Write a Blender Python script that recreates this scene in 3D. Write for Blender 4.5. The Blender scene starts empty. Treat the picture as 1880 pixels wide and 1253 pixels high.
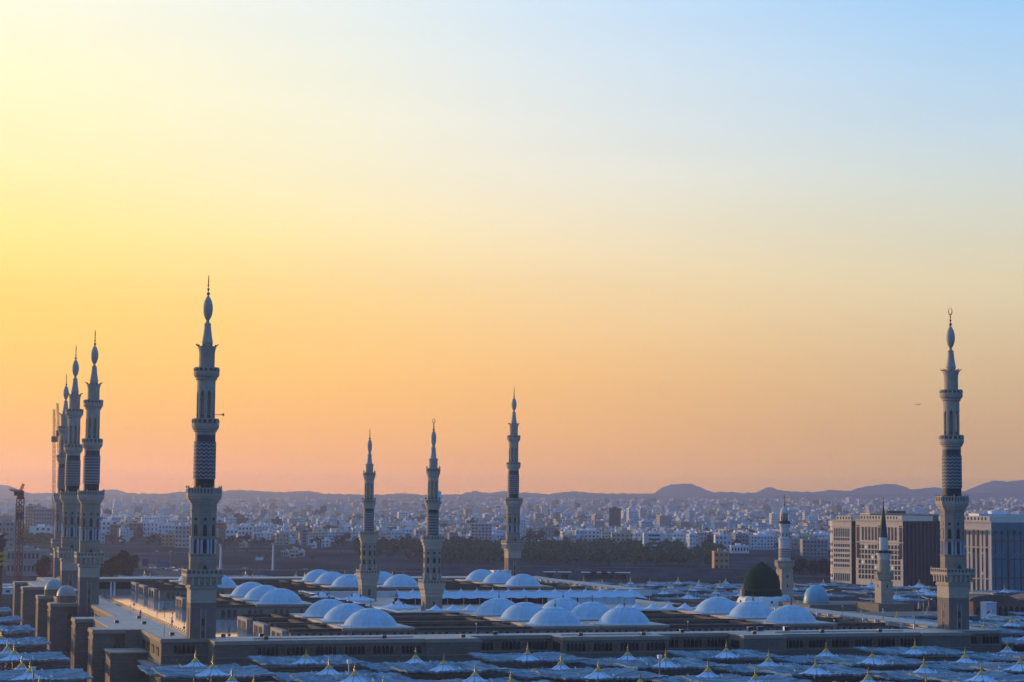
import bpy, math, random
from math import sin, cos, pi, radians, atan2, sqrt
sc = bpy.context.scene
COL = sc.collection
random.seed(7)

# ------------------------------------------------------------------ camera
cam = bpy.data.cameras.new('camera')
cam.sensor_fit = 'HORIZONTAL'; cam.sensor_width = 36.0
cam.lens = 36.0 * 3606.2 / 1880.0
cam.clip_start = 1.0; cam.clip_end = 60000.0
camo = bpy.data.objects.new('camera', cam); COL.objects.link(camo)
CAM_H = 44.263
camo.location = (0, 0, CAM_H)
from mathutils import Matrix, Vector
camo.rotation_euler = (Matrix.Rotation(radians(90 + 4.821), 3, 'X') @ Matrix.Rotation(radians(0.5056), 3, 'Z')).to_euler()
sc.camera = camo
sc.render.resolution_x = 1024; sc.render.resolution_y = 682

# ------------------------------------------------------------------ sky, sun, exposure
SUN_AZ, SUN_EL = radians(-54), radians(4.5)         # left of the view direction (+Y), just above the plain
sd = Vector((sin(SUN_AZ) * cos(SUN_EL), cos(SUN_AZ) * cos(SUN_EL), sin(SUN_EL)))
sl = bpy.data.lights.new('sun', 'SUN'); sl.energy = 4.4; sl.angle = radians(0.6); sl.color = (1.0, 0.60, 0.27)
so = bpy.data.objects.new('sun', sl); COL.objects.link(so)
so.rotation_euler = (-sd).to_track_quat('-Z', 'Y').to_euler(); so.location = (-300, 200, 400)

def lin(c):
    return tuple((v / 255 / 12.92 if v / 255 <= 0.04045 else ((v / 255 + 0.055) / 1.055) ** 2.4) for v in c) + (1,)

W = bpy.data.worlds.new('World'); sc.world = W; W.use_nodes = True
nt = W.node_tree; nt.nodes.clear()
def wn(t, **k):
    n = nt.nodes.new(t)
    for a, b in k.items(): setattr(n, a, b)
    return n
def wmath(op, a, b=None, clamp=False):
    n = wn('ShaderNodeMath', operation=op); n.use_clamp = clamp
    for i, v in enumerate((a, b)):
        if v is None: continue
        if isinstance(v, (int, float)): n.inputs[i].default_value = v
        else: nt.links.new(v, n.inputs[i])
    return n.outputs[0]
def wramp(fac, stops):
    n = wn('ShaderNodeValToRGB'); el = n.color_ramp.elements
    while len(el) > 1: el.remove(el[-1])
    el[0].position = stops[0][0]; el[0].color = lin(stops[0][1])
    for p, c in stops[1:]:
        x = el.new(p); x.color = lin(c)
    nt.links.new(fac, n.inputs[0]); return n.outputs[0]
def wmix(f, a, b):
    n = wn('ShaderNodeMix', data_type='RGBA')
    if isinstance(f, (int, float)): n.inputs[0].default_value = f
    else: nt.links.new(f, n.inputs[0])
    nt.links.new(a, n.inputs[6]); nt.links.new(b, n.inputs[7]); return n.outputs[2]
tc = wn('ShaderNodeTexCoord'); sp = wn('ShaderNodeSeparateXYZ'); nt.links.new(tc.outputs['Generated'], sp.inputs[0])
dx, dy, dz = sp.outputs
el_ = wmath('MULTIPLY', wmath('ARCSINE', dz), 180 / pi)                   # elevation, degrees
az_ = wmath('MULTIPLY', wmath('ARCTAN2', dx, dy), 180 / pi)              # azimuth, degrees, + right
ef = wmath('DIVIDE', wmath('ADD', el_, 1.0), 31.0, True)                 # -1..30 deg -> 0..1
def R(e): return (e + 1.0) / 31.0
left = wramp(ef, [(R(-1), (252, 160, 62)), (R(0.3), (255, 168, 58)), (R(1.8), (255, 182, 68)), (R(3.6), (255, 200, 86)), (R(5.4), (255, 216, 100)),
                  (R(7.6), (255, 235, 142)), (R(10.2), (255, 246, 192)), (R(12.5), (255, 250, 212)), (R(14.8), (252, 252, 238)), (R(20), (215, 232, 250)), (R(29), (150, 190, 235))])
mid = wramp(ef, [(R(-1), (226, 156, 82)), (R(0.4), (232, 164, 86)), (R(2.0), (244, 180, 98)), (R(3.8), (253, 196, 116)), (R(6), (251, 214, 160)), (R(7.8), (248, 229, 195)),
                 (R(9.6), (242, 237, 225)), (R(11.6), (232, 236, 238)), (R(14.8), (212, 231, 252)), (R(20), (170, 208, 250)), (R(29), (120, 170, 230))])
right = wramp(ef, [(R(-1), (180, 144, 108)), (R(0.6), (190, 156, 114)), (R(2.4), (199, 166, 134)), (R(4.4), (212, 188, 156)), (R(6.6), (220, 210, 184)), (R(8.6), (210, 216, 212)),
                   (R(11), (188, 214, 240)), (R(14.8), (150, 203, 255)), (R(20), (120, 180, 245)), (R(29), (95, 150, 220))])
back = wramp(ef, [(R(-1), (52, 78, 98)), (R(3), (62, 92, 122)), (R(8), (70, 108, 148)), (R(16), (80, 126, 180)), (R(29), (88, 142, 208))])
t = wmath('DIVIDE', wmath('ADD', az_, 15.0), 30.0)
def wsmooth(a, b, x):
    n = wn('ShaderNodeMapRange', interpolation_type='SMOOTHSTEP'); n.inputs[1].default_value = a; n.inputs[2].default_value = b; nt.links.new(x, n.inputs[0]); return n.outputs[0]
c1 = wmix(wsmooth(-.10, .64, t), left, mid)
c2 = wmix(wsmooth(.32, 1.08, t), c1, right)
bf = wmath('MAXIMUM', wmath('DIVIDE', wmath('SUBTRACT', az_, 17.0), 38.0, True), wmath('DIVIDE', wmath('SUBTRACT', wmath('MULTIPLY', az_, -1.0), 78.0), 45.0, True))
c3 = wmix(bf, c2, back)
zen = wn('ShaderNodeRGB'); zen.outputs[0].default_value = lin((100, 154, 222))
zf = wmath('MULTIPLY', wmath('SUBTRACT', dz, 0.42), 3.0, True)
c4 = wmix(zf, c3, zen.outputs[0])
sky = wn('ShaderNodeTexSky', sky_type='NISHITA'); sky.sun_disc = False; sky.sun_elevation = SUN_EL; sky.sun_rotation = SUN_AZ
sky.air_density = 1.6; sky.dust_density = 3.0; sky.altitude = 600
skm = wn('ShaderNodeMix', data_type='RGBA', blend_type='MULTIPLY'); skm.inputs[0].default_value = 1.0
nt.links.new(sky.outputs[0], skm.inputs[6]); skm.inputs[7].default_value = (0.09, 0.09, 0.09, 1)
c5 = wmix(0.92, skm.outputs[2], c4)
bg = wn('ShaderNodeBackground'); bg.inputs[1].default_value = 1.0
# the sky behind the dusty layer is brighter than it looks through it
HAZE_D = 1.25e-4; HAZE_TOP = 300.0
LEN = wmath('MINIMUM', wmath('DIVIDE', HAZE_TOP - CAM_H, wmath('MAXIMUM', dz, 0.004)), 15800.0)
T_ = wmath('POWER', 2.71828, wmath('MULTIPLY', LEN, -HAZE_D))
fr = wmath('SUBTRACT', 1.0, bf)
cc = wn('ShaderNodeCombineXYZ')
for i_, k_ in enumerate((.46, .60, 1.15)):
    g_ = wmath('DIVIDE', wmath('SUBTRACT', 1.0, wmath('MULTIPLY', wmath('SUBTRACT', 1.0, T_), k_)), T_)
    g_ = wmath('ADD', 1.0, wmath('MULTIPLY', wmath('SUBTRACT', g_, 1.0), fr))
    nt.links.new(g_, cc.inputs[i_])
gm = wn('ShaderNodeMix', data_type='RGBA', blend_type='MULTIPLY'); gm.inputs[0].default_value = 1.0
nt.links.new(c5, gm.inputs[6]); nt.links.new(cc.outputs[0], gm.inputs[7])
bg.inputs[1].default_value = 1.13
# thin uneven dust layers: long level streaks, a percent or two
mp_ = wn('ShaderNodeMapping'); mp_.inputs['Scale'].default_value = (2.0, 2.0, 26.0); nt.links.new(tc.outputs['Generated'], mp_.inputs[0])
nz_ = wn('ShaderNodeTexNoise'); nz_.inputs['Scale'].default_value = 1.6; nz_.inputs['Detail'].default_value = 5; nt.links.new(mp_.outputs[0], nz_.inputs[0])
st_ = wmath('ADD', 0.955, wmath('MULTIPLY', nz_.outputs[0], 0.09)); cs_ = wn('ShaderNodeCombineXYZ')
for i_ in range(3): nt.links.new(st_, cs_.inputs[i_])
gs_ = wn('ShaderNodeMix', data_type='RGBA', blend_type='MULTIPLY'); gs_.inputs[0].default_value = 1.0
nt.links.new(gm.outputs[2], gs_.inputs[6]); nt.links.new(cs_.outputs[0], gs_.inputs[7])
nt.links.new(gs_.outputs[2], bg.inputs[0])
wo = wn('ShaderNodeOutputWorld'); nt.links.new(bg.outputs[0], wo.inputs[0])

sc.view_settings.view_transform = 'Standard'; sc.view_settings.look = 'None'
sc.view_settings.exposure = 0.0; sc.view_settings.gamma = 1.0

# ------------------------------------------------------------------ site frame
GZ = -6.0                                             # level of the piazza
ANG = atan2(66.6, 209.0)
ES = (cos(ANG), sin(ANG)); EE = (-sin(ANG), cos(ANG))
O_X, O_Y = -79.5, 510.7
def ws(s, e): return (O_X + ES[0] * s + EE[0] * e, O_Y + ES[1] * s + EE[1] * e)
def smooth(a, b, x):
    u = min(1, max(0, (x - a) / (b - a))); return u * u * (3 - 2 * u)
PROF = [(-2000, -6), (1320, -6), (1500, -3), (1700, 1), (1900, 4), (3000, 5), (4300, 8), (5500, 18), (7000, 35), (8600, 58), (10000, 76), (12000, 90), (30000, 96)]
def tz(x, y):
    for (a, za), (b, zb) in zip(PROF, PROF[1:]):
        if y <= b: break
    z = za + (zb - za) * min(1, max(0, (y - a) / (b - a)))
    return z + 0.0088 * x * smooth(2500, 7000, y) + (0.8 * sin(x * .004 + y * .0023) + .6 * sin(x * .011 - y * .005)) * smooth(2000, 4500, y) * 2
# ------------------------------------------------------------------ materials
def mat(name, col, rough=0.8, metal=0.0, var=0.0, scale=0.5, spec=0.3, coord='Object', stretch=None, col2=None, bump=0.0, rnd=0.0, detail=4):
    m = bpy.data.materials.new(name); m.use_nodes = True
    n = m.node_tree.nodes; l = m.node_tree.links; b = n['Principled BSDF']
    b.inputs['Roughness'].default_value = rough; b.inputs['Metallic'].default_value = metal
    b.inputs['Specular IOR Level'].default_value = spec
    c = tuple(col) + (1,)
    b.inputs['Base Color'].default_value = c
    src = None
    if var or col2:
        tcn = n.new('ShaderNodeTexCoord'); mp = n.new('ShaderNodeMapping'); nz = n.new('ShaderNodeTexNoise')
        l.new(tcn.outputs[coord], mp.inputs[0]); l.new(mp.outputs[0], nz.inputs[0])
        if stretch: mp.inputs['Scale'].default_value = stretch
        nz.inputs['Scale'].default_value = scale; nz.inputs['Detail'].default_value = detail; nz.inputs['Roughness'].default_value = .62
        rp = n.new('ShaderNodeValToRGB'); e = rp.color_ramp.elements
        e[0].position = .32; e[1].position = .68
        e[0].color = tuple(v * (1 - var) for v in col) + (1,)
        e[1].color = (tuple(col2) if col2 else tuple(min(1, v * (1 + var)) for v in col)) + (1,)
        l.new(nz.outputs[0], rp.inputs[0]); src = rp.outputs[0]
        if bump:
            bp = n.new('ShaderNodeBump'); bp.inputs['Strength'].default_value = bump; bp.inputs['Distance'].default_value = .1
            l.new(nz.outputs[0], bp.inputs['Height']); l.new(bp.outputs[0], b.inputs['Normal'])
    if rnd:
        oi = n.new('ShaderNodeObjectInfo'); hs = n.new('ShaderNodeHueSaturation')
        mr = n.new('ShaderNodeMapRange'); mr.inputs[3].default_value = 1 - rnd; mr.inputs[4].default_value = 1 + rnd
        l.new(oi.outputs['Random'], mr.inputs[0]); l.new(mr.outputs[0], hs.inputs['Value'])
        if src: l.new(src, hs.inputs['Color'])
        else: hs.inputs['Color'].default_value = c
        src = hs.outputs[0]
    if src: l.new(src, b.inputs['Base Color'])
    return m

def mnode(m, op, a, b=None):
    n = m.node_tree.nodes.new('ShaderNodeMath'); n.operation = op
    for i, v in enumerate((a, b)):
        if v is None: continue
        if isinstance(v, (int, float)): n.inputs[i].default_value = v
        else: m.node_tree.links.new(v, n.inputs[i])
    return n.outputs[0]

def coursed(name, c1, c2, joint=1.2, rough=.8, brick_w=2.2):          # ashlar in courses
    m = bpy.data.materials.new(name); m.use_nodes = True
    n = m.node_tree.nodes; l = m.node_tree.links; b = n['Principled BSDF']
    tcn = n.new('ShaderNodeTexCoord'); s = n.new('ShaderNodeSeparateXYZ'); l.new(tcn.outputs['Object'], s.inputs[0])
    cb = n.new('ShaderNodeCombineXYZ')
    l.new(mnode(m, 'ADD', s.outputs[0], s.outputs[1]), cb.inputs[0]); l.new(s.outputs[2], cb.inputs[1])
    bk = n.new('ShaderNodeTexBrick'); l.new(cb.outputs[0], bk.inputs[0])
    bk.inputs['Scale'].default_value = 1.0; bk.inputs['Brick Width'].default_value = brick_w; bk.inputs['Row Height'].default_value = joint
    bk.inputs['Mortar Size'].default_value = .05; bk.inputs['Color1'].default_value = tuple(c1) + (1,); bk.inputs['Color2'].default_value = tuple(c2) + (1,)
    bk.inputs['Mortar'].default_value = tuple(v * .7 for v in c1) + (1,)
    nz = n.new('ShaderNodeTexNoise'); nz.inputs['Scale'].default_value = .35; nz.inputs['Detail'].default_value = 5; l.new(tcn.outputs['Object'], nz.inputs[0])
    mx = n.new('ShaderNodeMix'); mx.data_type = 'RGBA'; mx.blend_type = 'MULTIPLY'; mx.inputs[0].default_value = .35
    l.new(bk.outputs[0], mx.inputs[6]); l.new(nz.outputs[0], mx.inputs[7]); l.new(mx.outputs[2], b.inputs['Base Color'])
    b.inputs['Roughness'].default_value = rough; b.inputs['Specular IOR Level'].default_value = .25
    return m

M = {}
M['stone'] = coursed('stone', (.40, .355, .285), (.35, .305, .24), .8)
M['stone_plain'] = mat('stone_plain', (.42, .375, .30), .8, var=.1, scale=.8)
M['granite'] = coursed('granite', (.26, .21, .19), (.225, .185, .17), .9)
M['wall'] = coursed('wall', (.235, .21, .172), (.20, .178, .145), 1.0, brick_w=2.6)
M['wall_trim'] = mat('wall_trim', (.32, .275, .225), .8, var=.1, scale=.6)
M['marble'] = mat('marble', (.62, .63, .66), .35, var=.08, scale=.4)
M['col_blue'] = mat('col_blue', (.50, .58, .66), .4, var=.08, scale=.5)
M['teal'] = mat('teal', (.035, .07, .095), .6, var=.25, scale=1.0)
M['teal_green'] = mat('teal_green', (.014, .042, .042), .6, var=.25, scale=1.0)
M['dark'] = mat('dark', (.02, .02, .022), .5)
M['glass'] = mat('glass', (.03, .035, .045), .15, spec=.6)
M['shade_glass'] = mat('shade_glass', (.012, .014, .018), .5, spec=.15)
M['cone'] = mat('cone', (.44, .405, .36), .6, var=.08, scale=.7)
M['gold'] = mat('gold', (.46, .33, .12), .35, metal=.85, var=.15, scale=3)
M['brass_dark'] = mat('brass_dark', (.16, .09, .05), .45, metal=.6)
M['copper'] = mat('copper', (.42, .17, .10), .45, metal=.5)
M['fabric'] = mat('fabric', (.09, .15, .175), .95, spec=.03, var=.2, scale=.75, col2=(.33, .45, .53), stretch=(.18, 1.0, 1), detail=6)
M['fabric_white'] = mat('fabric_white', (.60, .73, .86), .8, var=.1, scale=.6)
M['tent'] = mat('tent', (.50, .66, .80), .75, var=.07, scale=.3)
M['dome'] = mat('dome', (.37, .56, .70), .5, var=.13, scale=.55, stretch=(1, 1, .35), detail=8)
M['dome_blue'] = mat('dome_blue', (.16, .40, .54), .4, var=.12, scale=.5)
M['dome_teal'] = mat('dome_teal', (.30, .40, .42), .5, var=.15, scale=.6)
M['dome_green'] = mat('dome_green', (.003, .032, .019), .85, spec=.08, var=.25, scale=.5, stretch=(.3, .3, 2))
M['roof_lt'] = mat('roof_lt', (.52, .435, .37), .6, var=.12, scale=.15)
def paved(name, c1, c2, w, h, rough):
    m = bpy.data.materials.new(name); m.use_nodes = True; n = m.node_tree.nodes; l = m.node_tree.links; b = n['Principled BSDF']
    tcn = n.new('ShaderNodeTexCoord'); bk = n.new('ShaderNodeTexBrick'); l.new(tcn.outputs['Object'], bk.inputs[0]); bk.offset = 0
    bk.inputs['Scale'].default_value = 1; bk.inputs['Brick Width'].default_value = w; bk.inputs['Row Height'].default_value = h; bk.inputs['Mortar Size'].default_value = .09
    bk.inputs['Color1'].default_value = tuple(c1) + (1,); bk.inputs['Color2'].default_value = tuple(c2) + (1,); bk.inputs['Mortar'].default_value = tuple(v * .55 for v in c1) + (1,)
    nz = n.new('ShaderNodeTexNoise'); nz.inputs['Scale'].default_value = .12; nz.inputs['Detail'].default_value = 7; l.new(tcn.outputs['Object'], nz.inputs[0])
    mx = n.new('ShaderNodeMix'); mx.data_type = 'RGBA'; mx.blend_type = 'MULTIPLY'; mx.inputs[0].default_value = .45
    l.new(bk.outputs[0], mx.inputs[6]); l.new(nz.outputs[0], mx.inputs[7]); l.new(mx.outputs[2], b.inputs['Base Color'])
    b.inputs['Roughness'].default_value = rough; b.inputs['Specular IOR Level'].default_value = .25; return m
M['roof_lt'] = paved('roof_lt', (.66, .56, .48), (.58, .49, .42), 6.5, 4.2, .6)
M['roof_tan'] = mat('roof_tan', (.36, .30, .235), .75, var=.18, scale=.2)
M['roof_brn'] = mat('roof_brn', (.11, .088, .07), .9, spec=.02, var=.25, scale=.25)
M['coping'] = mat('coping', (.17, .135, .10), .85, spec=.05, var=.2, scale=.3)
M['terrace'] = mat('terrace', (.86, .86, .88), .05, var=.08, scale=.08, spec=1.0)
tb_ = M['terrace'].node_tree.nodes['Principled BSDF'].inputs; tb_['IOR'].default_value = 1.7; tb_['Coat Weight'].default_value = .6; tb_['Coat IOR'].default_value = 1.6; tb_['Coat Roughness'].default_value = .05
M['metal'] = mat('metal', (.30, .32, .34), .45, metal=.5)
M['metal_dark'] = mat('metal_dark', (.05, .05, .055), .5)
M['white'] = mat('white', (.78, .78, .78), .6)
M['red_steel'] = mat('red_steel', (.28, .035, .03), .6, var=.3, scale=.3)
M['orange_steel'] = mat('orange_steel', (.42, .13, .06), .6)
M['navy'] = mat('navy', (.03, .04, .12), .6)
M['yellow'] = mat('yellow', (.52, .42, .03), .7)
M['sign_blue'] = mat('sign_blue', (.02, .11, .28), .5)
M['lamp'] = None

def emis(name, col, s):
    m = bpy.data.materials.new(name); m.use_nodes = True; n = m.node_tree.nodes; b = n['Principled BSDF']
    b.inputs['Base Color'].default_value = (.8, .8, .8, 1); b.inputs['Emission Color'].default_value = tuple(col) + (1,); b.inputs['Emission Strength'].default_value = s
    return m
M['lamp'] = emis('lamp', (1, .85, .6), 2.2)
M['lit'] = emis('lit', (1, .82, .55), .35)
M['red_lamp'] = emis('red_lamp', (1, .1, .06), 1.6)

def zig_mat():
    m = bpy.data.materials.new('zigzag'); m.use_nodes = True
    n = m.node_tree.nodes; l = m.node_tree.links; b = n['Principled BSDF']
    tcn = n.new('ShaderNodeTexCoord'); s = n.new('ShaderNodeSeparateXYZ'); l.new(tcn.outputs['Object'], s.inputs[0])
    a = mnode(m, 'ARCTAN2', s.outputs[1], s.outputs[0])
    u = mnode(m, 'FRACT', mnode(m, 'MULTIPLY', a, 14 / (2 * pi)))
    tri = mnode(m, 'ABSOLUTE', mnode(m, 'SUBTRACT', u, .5))
    v = mnode(m, 'FRACT', mnode(m, 'ADD', mnode(m, 'MULTIPLY', s.outputs[2], 1 / .98), mnode(m, 'MULTIPLY', tri, 1.0)))
    f = mnode(m, 'GREATER_THAN', v, .5)
    mx = n.new('ShaderNodeMix'); mx.data_type = 'RGBA'; l.new(f, mx.inputs[0])
    mx.inputs[6].default_value = (.30, .30, .29, 1); mx.inputs[7].default_value = (.045, .07, .085, 1)
    l.new(mx.outputs[2], b.inputs['Base Color']); b.inputs['Roughness'].default_value = .75
    return m
M['zigzag'] = zig_mat()

# city facades: one wall colour with rows of windows, laid in metres through the UV map
def facade(name, col, win=(.035, .04, .05), wu=3.4, wv=3.3, a=(.28, .70), bnd=(.34, .74), rnd=.18, attr=False):
    m = bpy.data.materials.new(name); m.use_nodes = True
    n = m.node_tree.nodes; l = m.node_tree.links; b = n['Principled BSDF']
    uv = n.new('ShaderNodeUVMap'); s = n.new('ShaderNodeSeparateXYZ'); l.new(uv.outputs[0], s.inputs[0])
    fu = mnode(m, 'FRACT', mnode(m, 'DIVIDE', s.outputs[0], wu)); fv = mnode(m, 'FRACT', mnode(m, 'DIVIDE', s.outputs[1], wv))
    w = mnode(m, 'MULTIPLY', mnode(m, 'MULTIPLY', mnode(m, 'GREATER_THAN', fu, a[0]), mnode(m, 'LESS_THAN', fu, a[1])),
              mnode(m, 'MULTIPLY', mnode(m, 'GREATER_THAN', fv, bnd[0]), mnode(m, 'LESS_THAN', fv, bnd[1])))
    # some bays are blind: white noise per cell
    cb = n.new('ShaderNodeCombineXYZ'); l.new(mnode(m, 'FLOOR', mnode(m, 'DIVIDE', s.outputs[0], wu)), cb.inputs[0]); l.new(mnode(m, 'FLOOR', mnode(m, 'DIVIDE', s.outputs[1], wv)), cb.inputs[1])
    wh = n.new('ShaderNodeTexWhiteNoise'); l.new(cb.outputs[0], wh.inputs[0])
    w = mnode(m, 'MULTIPLY', w, mnode(m, 'GREATER_THAN', wh.outputs[0], .22))
    geo = n.new('ShaderNodeNewGeometry'); sn = n.new('ShaderNodeSeparateXYZ'); l.new(geo.outputs['Normal'], sn.inputs[0])
    w = mnode(m, 'MULTIPLY', w, mnode(m, 'LESS_THAN', sn.outputs[2], .5))
    hs = n.new('ShaderNodeHueSaturation')
    if attr:
        at = n.new('ShaderNodeAttribute'); at.attribute_name = 'paint'; l.new(at.outputs['Color'], hs.inputs['Color'])
    else:
        oi = n.new('ShaderNodeObjectInfo'); mr = n.new('ShaderNodeMapRange'); mr.inputs[3].default_value = 1 - rnd; mr.inputs[4].default_value = 1 + rnd
        l.new(oi.outputs['Random'], mr.inputs[0]); l.new(mr.outputs[0], hs.inputs['Value']); hs.inputs['Color'].default_value = tuple(col) + (1,)
    nz = n.new('ShaderNodeTexNoise'); nz.inputs['Scale'].default_value = .25; tcn = n.new('ShaderNodeTexCoord'); l.new(tcn.outputs['Object'], nz.inputs[0])
    m2 = n.new('ShaderNodeMix'); m2.data_type = 'RGBA'; m2.blend_type = 'MULTIPLY'; m2.inputs[0].default_value = .2
    l.new(hs.outputs[0], m2.inputs[6]); l.new(nz.outputs[0], m2.inputs[7])
    mx = n.new('ShaderNodeMix'); mx.data_type = 'RGBA'; l.new(w, mx.inputs[0]); l.new(m2.outputs[2], mx.inputs[6]); mx.inputs[7].default_value = tuple(win) + (1,)
    l.new(mx.outputs[2], b.inputs['Base Color']); b.inputs['Roughness'].default_value = .8; b.inputs['Specular IOR Level'].default_value = .25
    return m
CITYC = {'white': (.80, .80, .81), 'cream': (.62, .56, .46), 'beige': (.50, .43, .34), 'grey': (.30, .30, .31), 'pinkish': (.58, .48, .44), 'brown': (.13, .10, .085), 'bluish': (.58, .70, .82), 'tan': (.40, .29, .18)}
FM = {k: facade('facade_' + k, v) for k, v in CITYC.items()}
FSTUFF = facade('facade_far', (.5, .5, .5), attr=True)
PAINT = {k: mat('paint_' + k, v, .8, var=.1, scale=.3) for k, v in CITYC.items()}

# ------------------------------------------------------------------ mesh builder
class MB:
    def __init__(s): s.v = []; s.f = []; s.uv = {}; s.col = {}
    def quad(s, *p):
        i = len(s.v); s.v += p; s.f.append(tuple(range(i, i + len(p)))); return len(s.f) - 1
    def box(s, x0, x1, y0, y1, z0, z1, uv=False, col=None, bottom=True, ang=0, c=None):
        P = [(x0, y0), (x1, y0), (x1, y1), (x0, y1)]
        if ang:
            ca, sa = cos(ang), sin(ang)
            cx, cy = c if c else ((x0 + x1) / 2, (y0 + y1) / 2)
            P = [(cx + (x - cx) * ca - (y - cy) * sa, cy + (x - cx) * sa + (y - cy) * ca) for x, y in P]
        return s.prism(P, z0, z1, uv, col, bottom)
    def prism(s, P, z0, z1, uv=False, col=None, bottom=True):
        n = len(P); i = len(s.v)
        s.v += [(x, y, z0) for x, y in P] + [(x, y, z1) for x, y in P]
        for k in range(n):
            k2 = (k + 1) % n
            s.f.append((i + k, i + k2, i + n + k2, i + n + k)); fi = len(s.f) - 1
            if uv:
                L = math.hypot(P[k2][0] - P[k][0], P[k2][1] - P[k][1]); nb = max(1, round(L / 3.4)); L2 = nb * 3.4; o = 3.4 * ((i // 8 * 7 + k * 3) % 90)
                h = max(1, round((z1 - z0) / 3.3)) * 3.3
                s.uv[fi] = ((o, 0), (o + L2, 0), (o + L2, h), (o, h))
            if col: s.col[fi] = col
        s.f.append(tuple(range(i + n, i + 2 * n)))
        if col: s.col[len(s.f) - 1] = tuple(min(1, v * 1.05) for v in col)
        if bottom: s.f.append(tuple(reversed(range(i, i + n))))
    def lathe(s, prof, n=24, ph=0.0, cx=0, cy=0, cap=True, sx=1, sy=1):
        i = len(s.v); m = len(prof)
        for r, z in prof:
            for k in range(n):
                a = ph + 2 * pi * k / n; s.v.append((cx + r * cos(a) * sx, cy + r * sin(a) * sy, z))
        for j in range(m - 1):
            for k in range(n):
                k2 = (k + 1) % n; s.f.append((i + j * n + k, i + j * n + k2, i + (j + 1) * n + k2, i + (j + 1) * n + k))
        if cap:
            if prof[0][0] > 1e-4: s.f.append(tuple(reversed(range(i, i + n))))
            if prof[-1][0] > 1e-4: s.f.append(tuple(range(i + (m - 1) * n, i + m * n)))
    def bar(s, a, b, r, n=6):
        a = Vector(a); b = Vector(b); d = (b - a).normalized(); u = d.orthogonal().normalized(); w = d.cross(u); i = len(s.v)
        for p in (a, b):
            for k in range(n):
                t_ = 2 * pi * k / n; q = p + (u * cos(t_) + w * sin(t_)) * r; s.v.append(tuple(q))
        for k in range(n):
            k2 = (k + 1) % n; s.f.append((i + k, i + k2, i + n + k2, i + n + k))
        s.f.append(tuple(reversed(range(i, i + n)))); s.f.append(tuple(range(i + n, i + 2 * n)))
    def sphere(s, c, r, n=10, m=6, sz=1):
        s.lathe([(max(0, r * sin(pi * j / m)), c[2] - r * sz * cos(pi * j / m)) for j in range(m + 1)], n, cx=c[0], cy=c[1], cap=False)
    def arch(s, w, h, d=.25, n=6, pointed=True, o=(0, 0, 0), rot=0):   # slab in the XZ plane, facing -Y, sill at o
        P = [(-w / 2, 0), (w / 2, 0)]
        sp_ = h - w * (.85 if pointed else .5)
        for k in range(n + 1):
            a = pi * k / n; x = w / 2 * cos(a)
            P.append((x, sp_ + (h - sp_) * (sin(a) if not pointed else sin(a) ** .8 if False else (1 - abs(cos(a)) ** 1.6))))
        i = len(s.v); c_, s_ = cos(rot), sin(rot); m = len(P)
        for yy in (-d / 2, d / 2):
            for x, z in P: s.v.append((o[0] + x * c_ - yy * s_, o[1] + x * s_ + yy * c_, o[2] + z))
        s.f.append(tuple(range(i, i + m))); s.f.append(tuple(reversed(range(i + m, i + 2 * m))))
        for k in range(m):
            k2 = (k + 1) % m; s.f.append((i + k2, i + k, i + m + k, i + m + k2))
    def mesh(s, name, material, smooth_=False):
        me = bpy.data.meshes.new(name); me.from_pydata(s.v, [], s.f); me.materials.append(material)
        if s.uv:
            ul = me.uv_layers.new(name='UVMap')
            for fi, q in s.uv.items():
                p = me.polygons[fi]
                for k, li in enumerate(p.loop_indices): ul.data[li].uv = q[k]
        if s.col:
            ca = me.color_attributes.new('paint', 'FLOAT_COLOR', 'CORNER')
            for p in me.polygons:
                c = s.col.get(p.index, (.4, .4, .4))
                for li in p.loop_indices: ca.data[li].color = tuple(c) + (1,)
        if smooth_:
            for p in me.polygons: p.use_smooth = True
        me.update(); return me
    def build(s, name, material, parent=None, loc=(0, 0, 0), rz=0, smooth_=False, auto=None):
        o = bpy.data.objects.new(name, s.mesh(name, material, smooth_)); COL.objects.link(o)
        o.location = loc; o.rotation_euler = (0, 0, rz); o.parent = parent
        if auto:
            for p in o.data.polygons: p.use_smooth = True
            o.data.set_sharp_from_angle(angle=radians(auto))
        return o
def inst(me, name, parent, loc=(0, 0, 0), rz=0):
    o = bpy.data.objects.new(name, me); COL.objects.link(o); o.location = loc; o.rotation_euler = (0, 0, rz); o.parent = parent; return o
def thing(name, label, cat, loc, rz=0, group=None):
    o = bpy.data.objects.new(name, None); COL.objects.link(o); o.location = loc; o.rotation_euler = (0, 0, rz); o.empty_display_size = .5
    return tag(o, label, cat, group)
def tag(o, label, cat, group=None):
    o['label'] = label; o['category'] = cat
    if group: o['group'] = group
    return o
def copy_tree(o, parent=None):
    c = o.copy(); COL.objects.link(c); c.parent = parent
    for ch in o.children: copy_tree(ch, c)
    return c
def at_site(s, e, z=GZ): x, y = ws(s, e); return (x, y, z)

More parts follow.
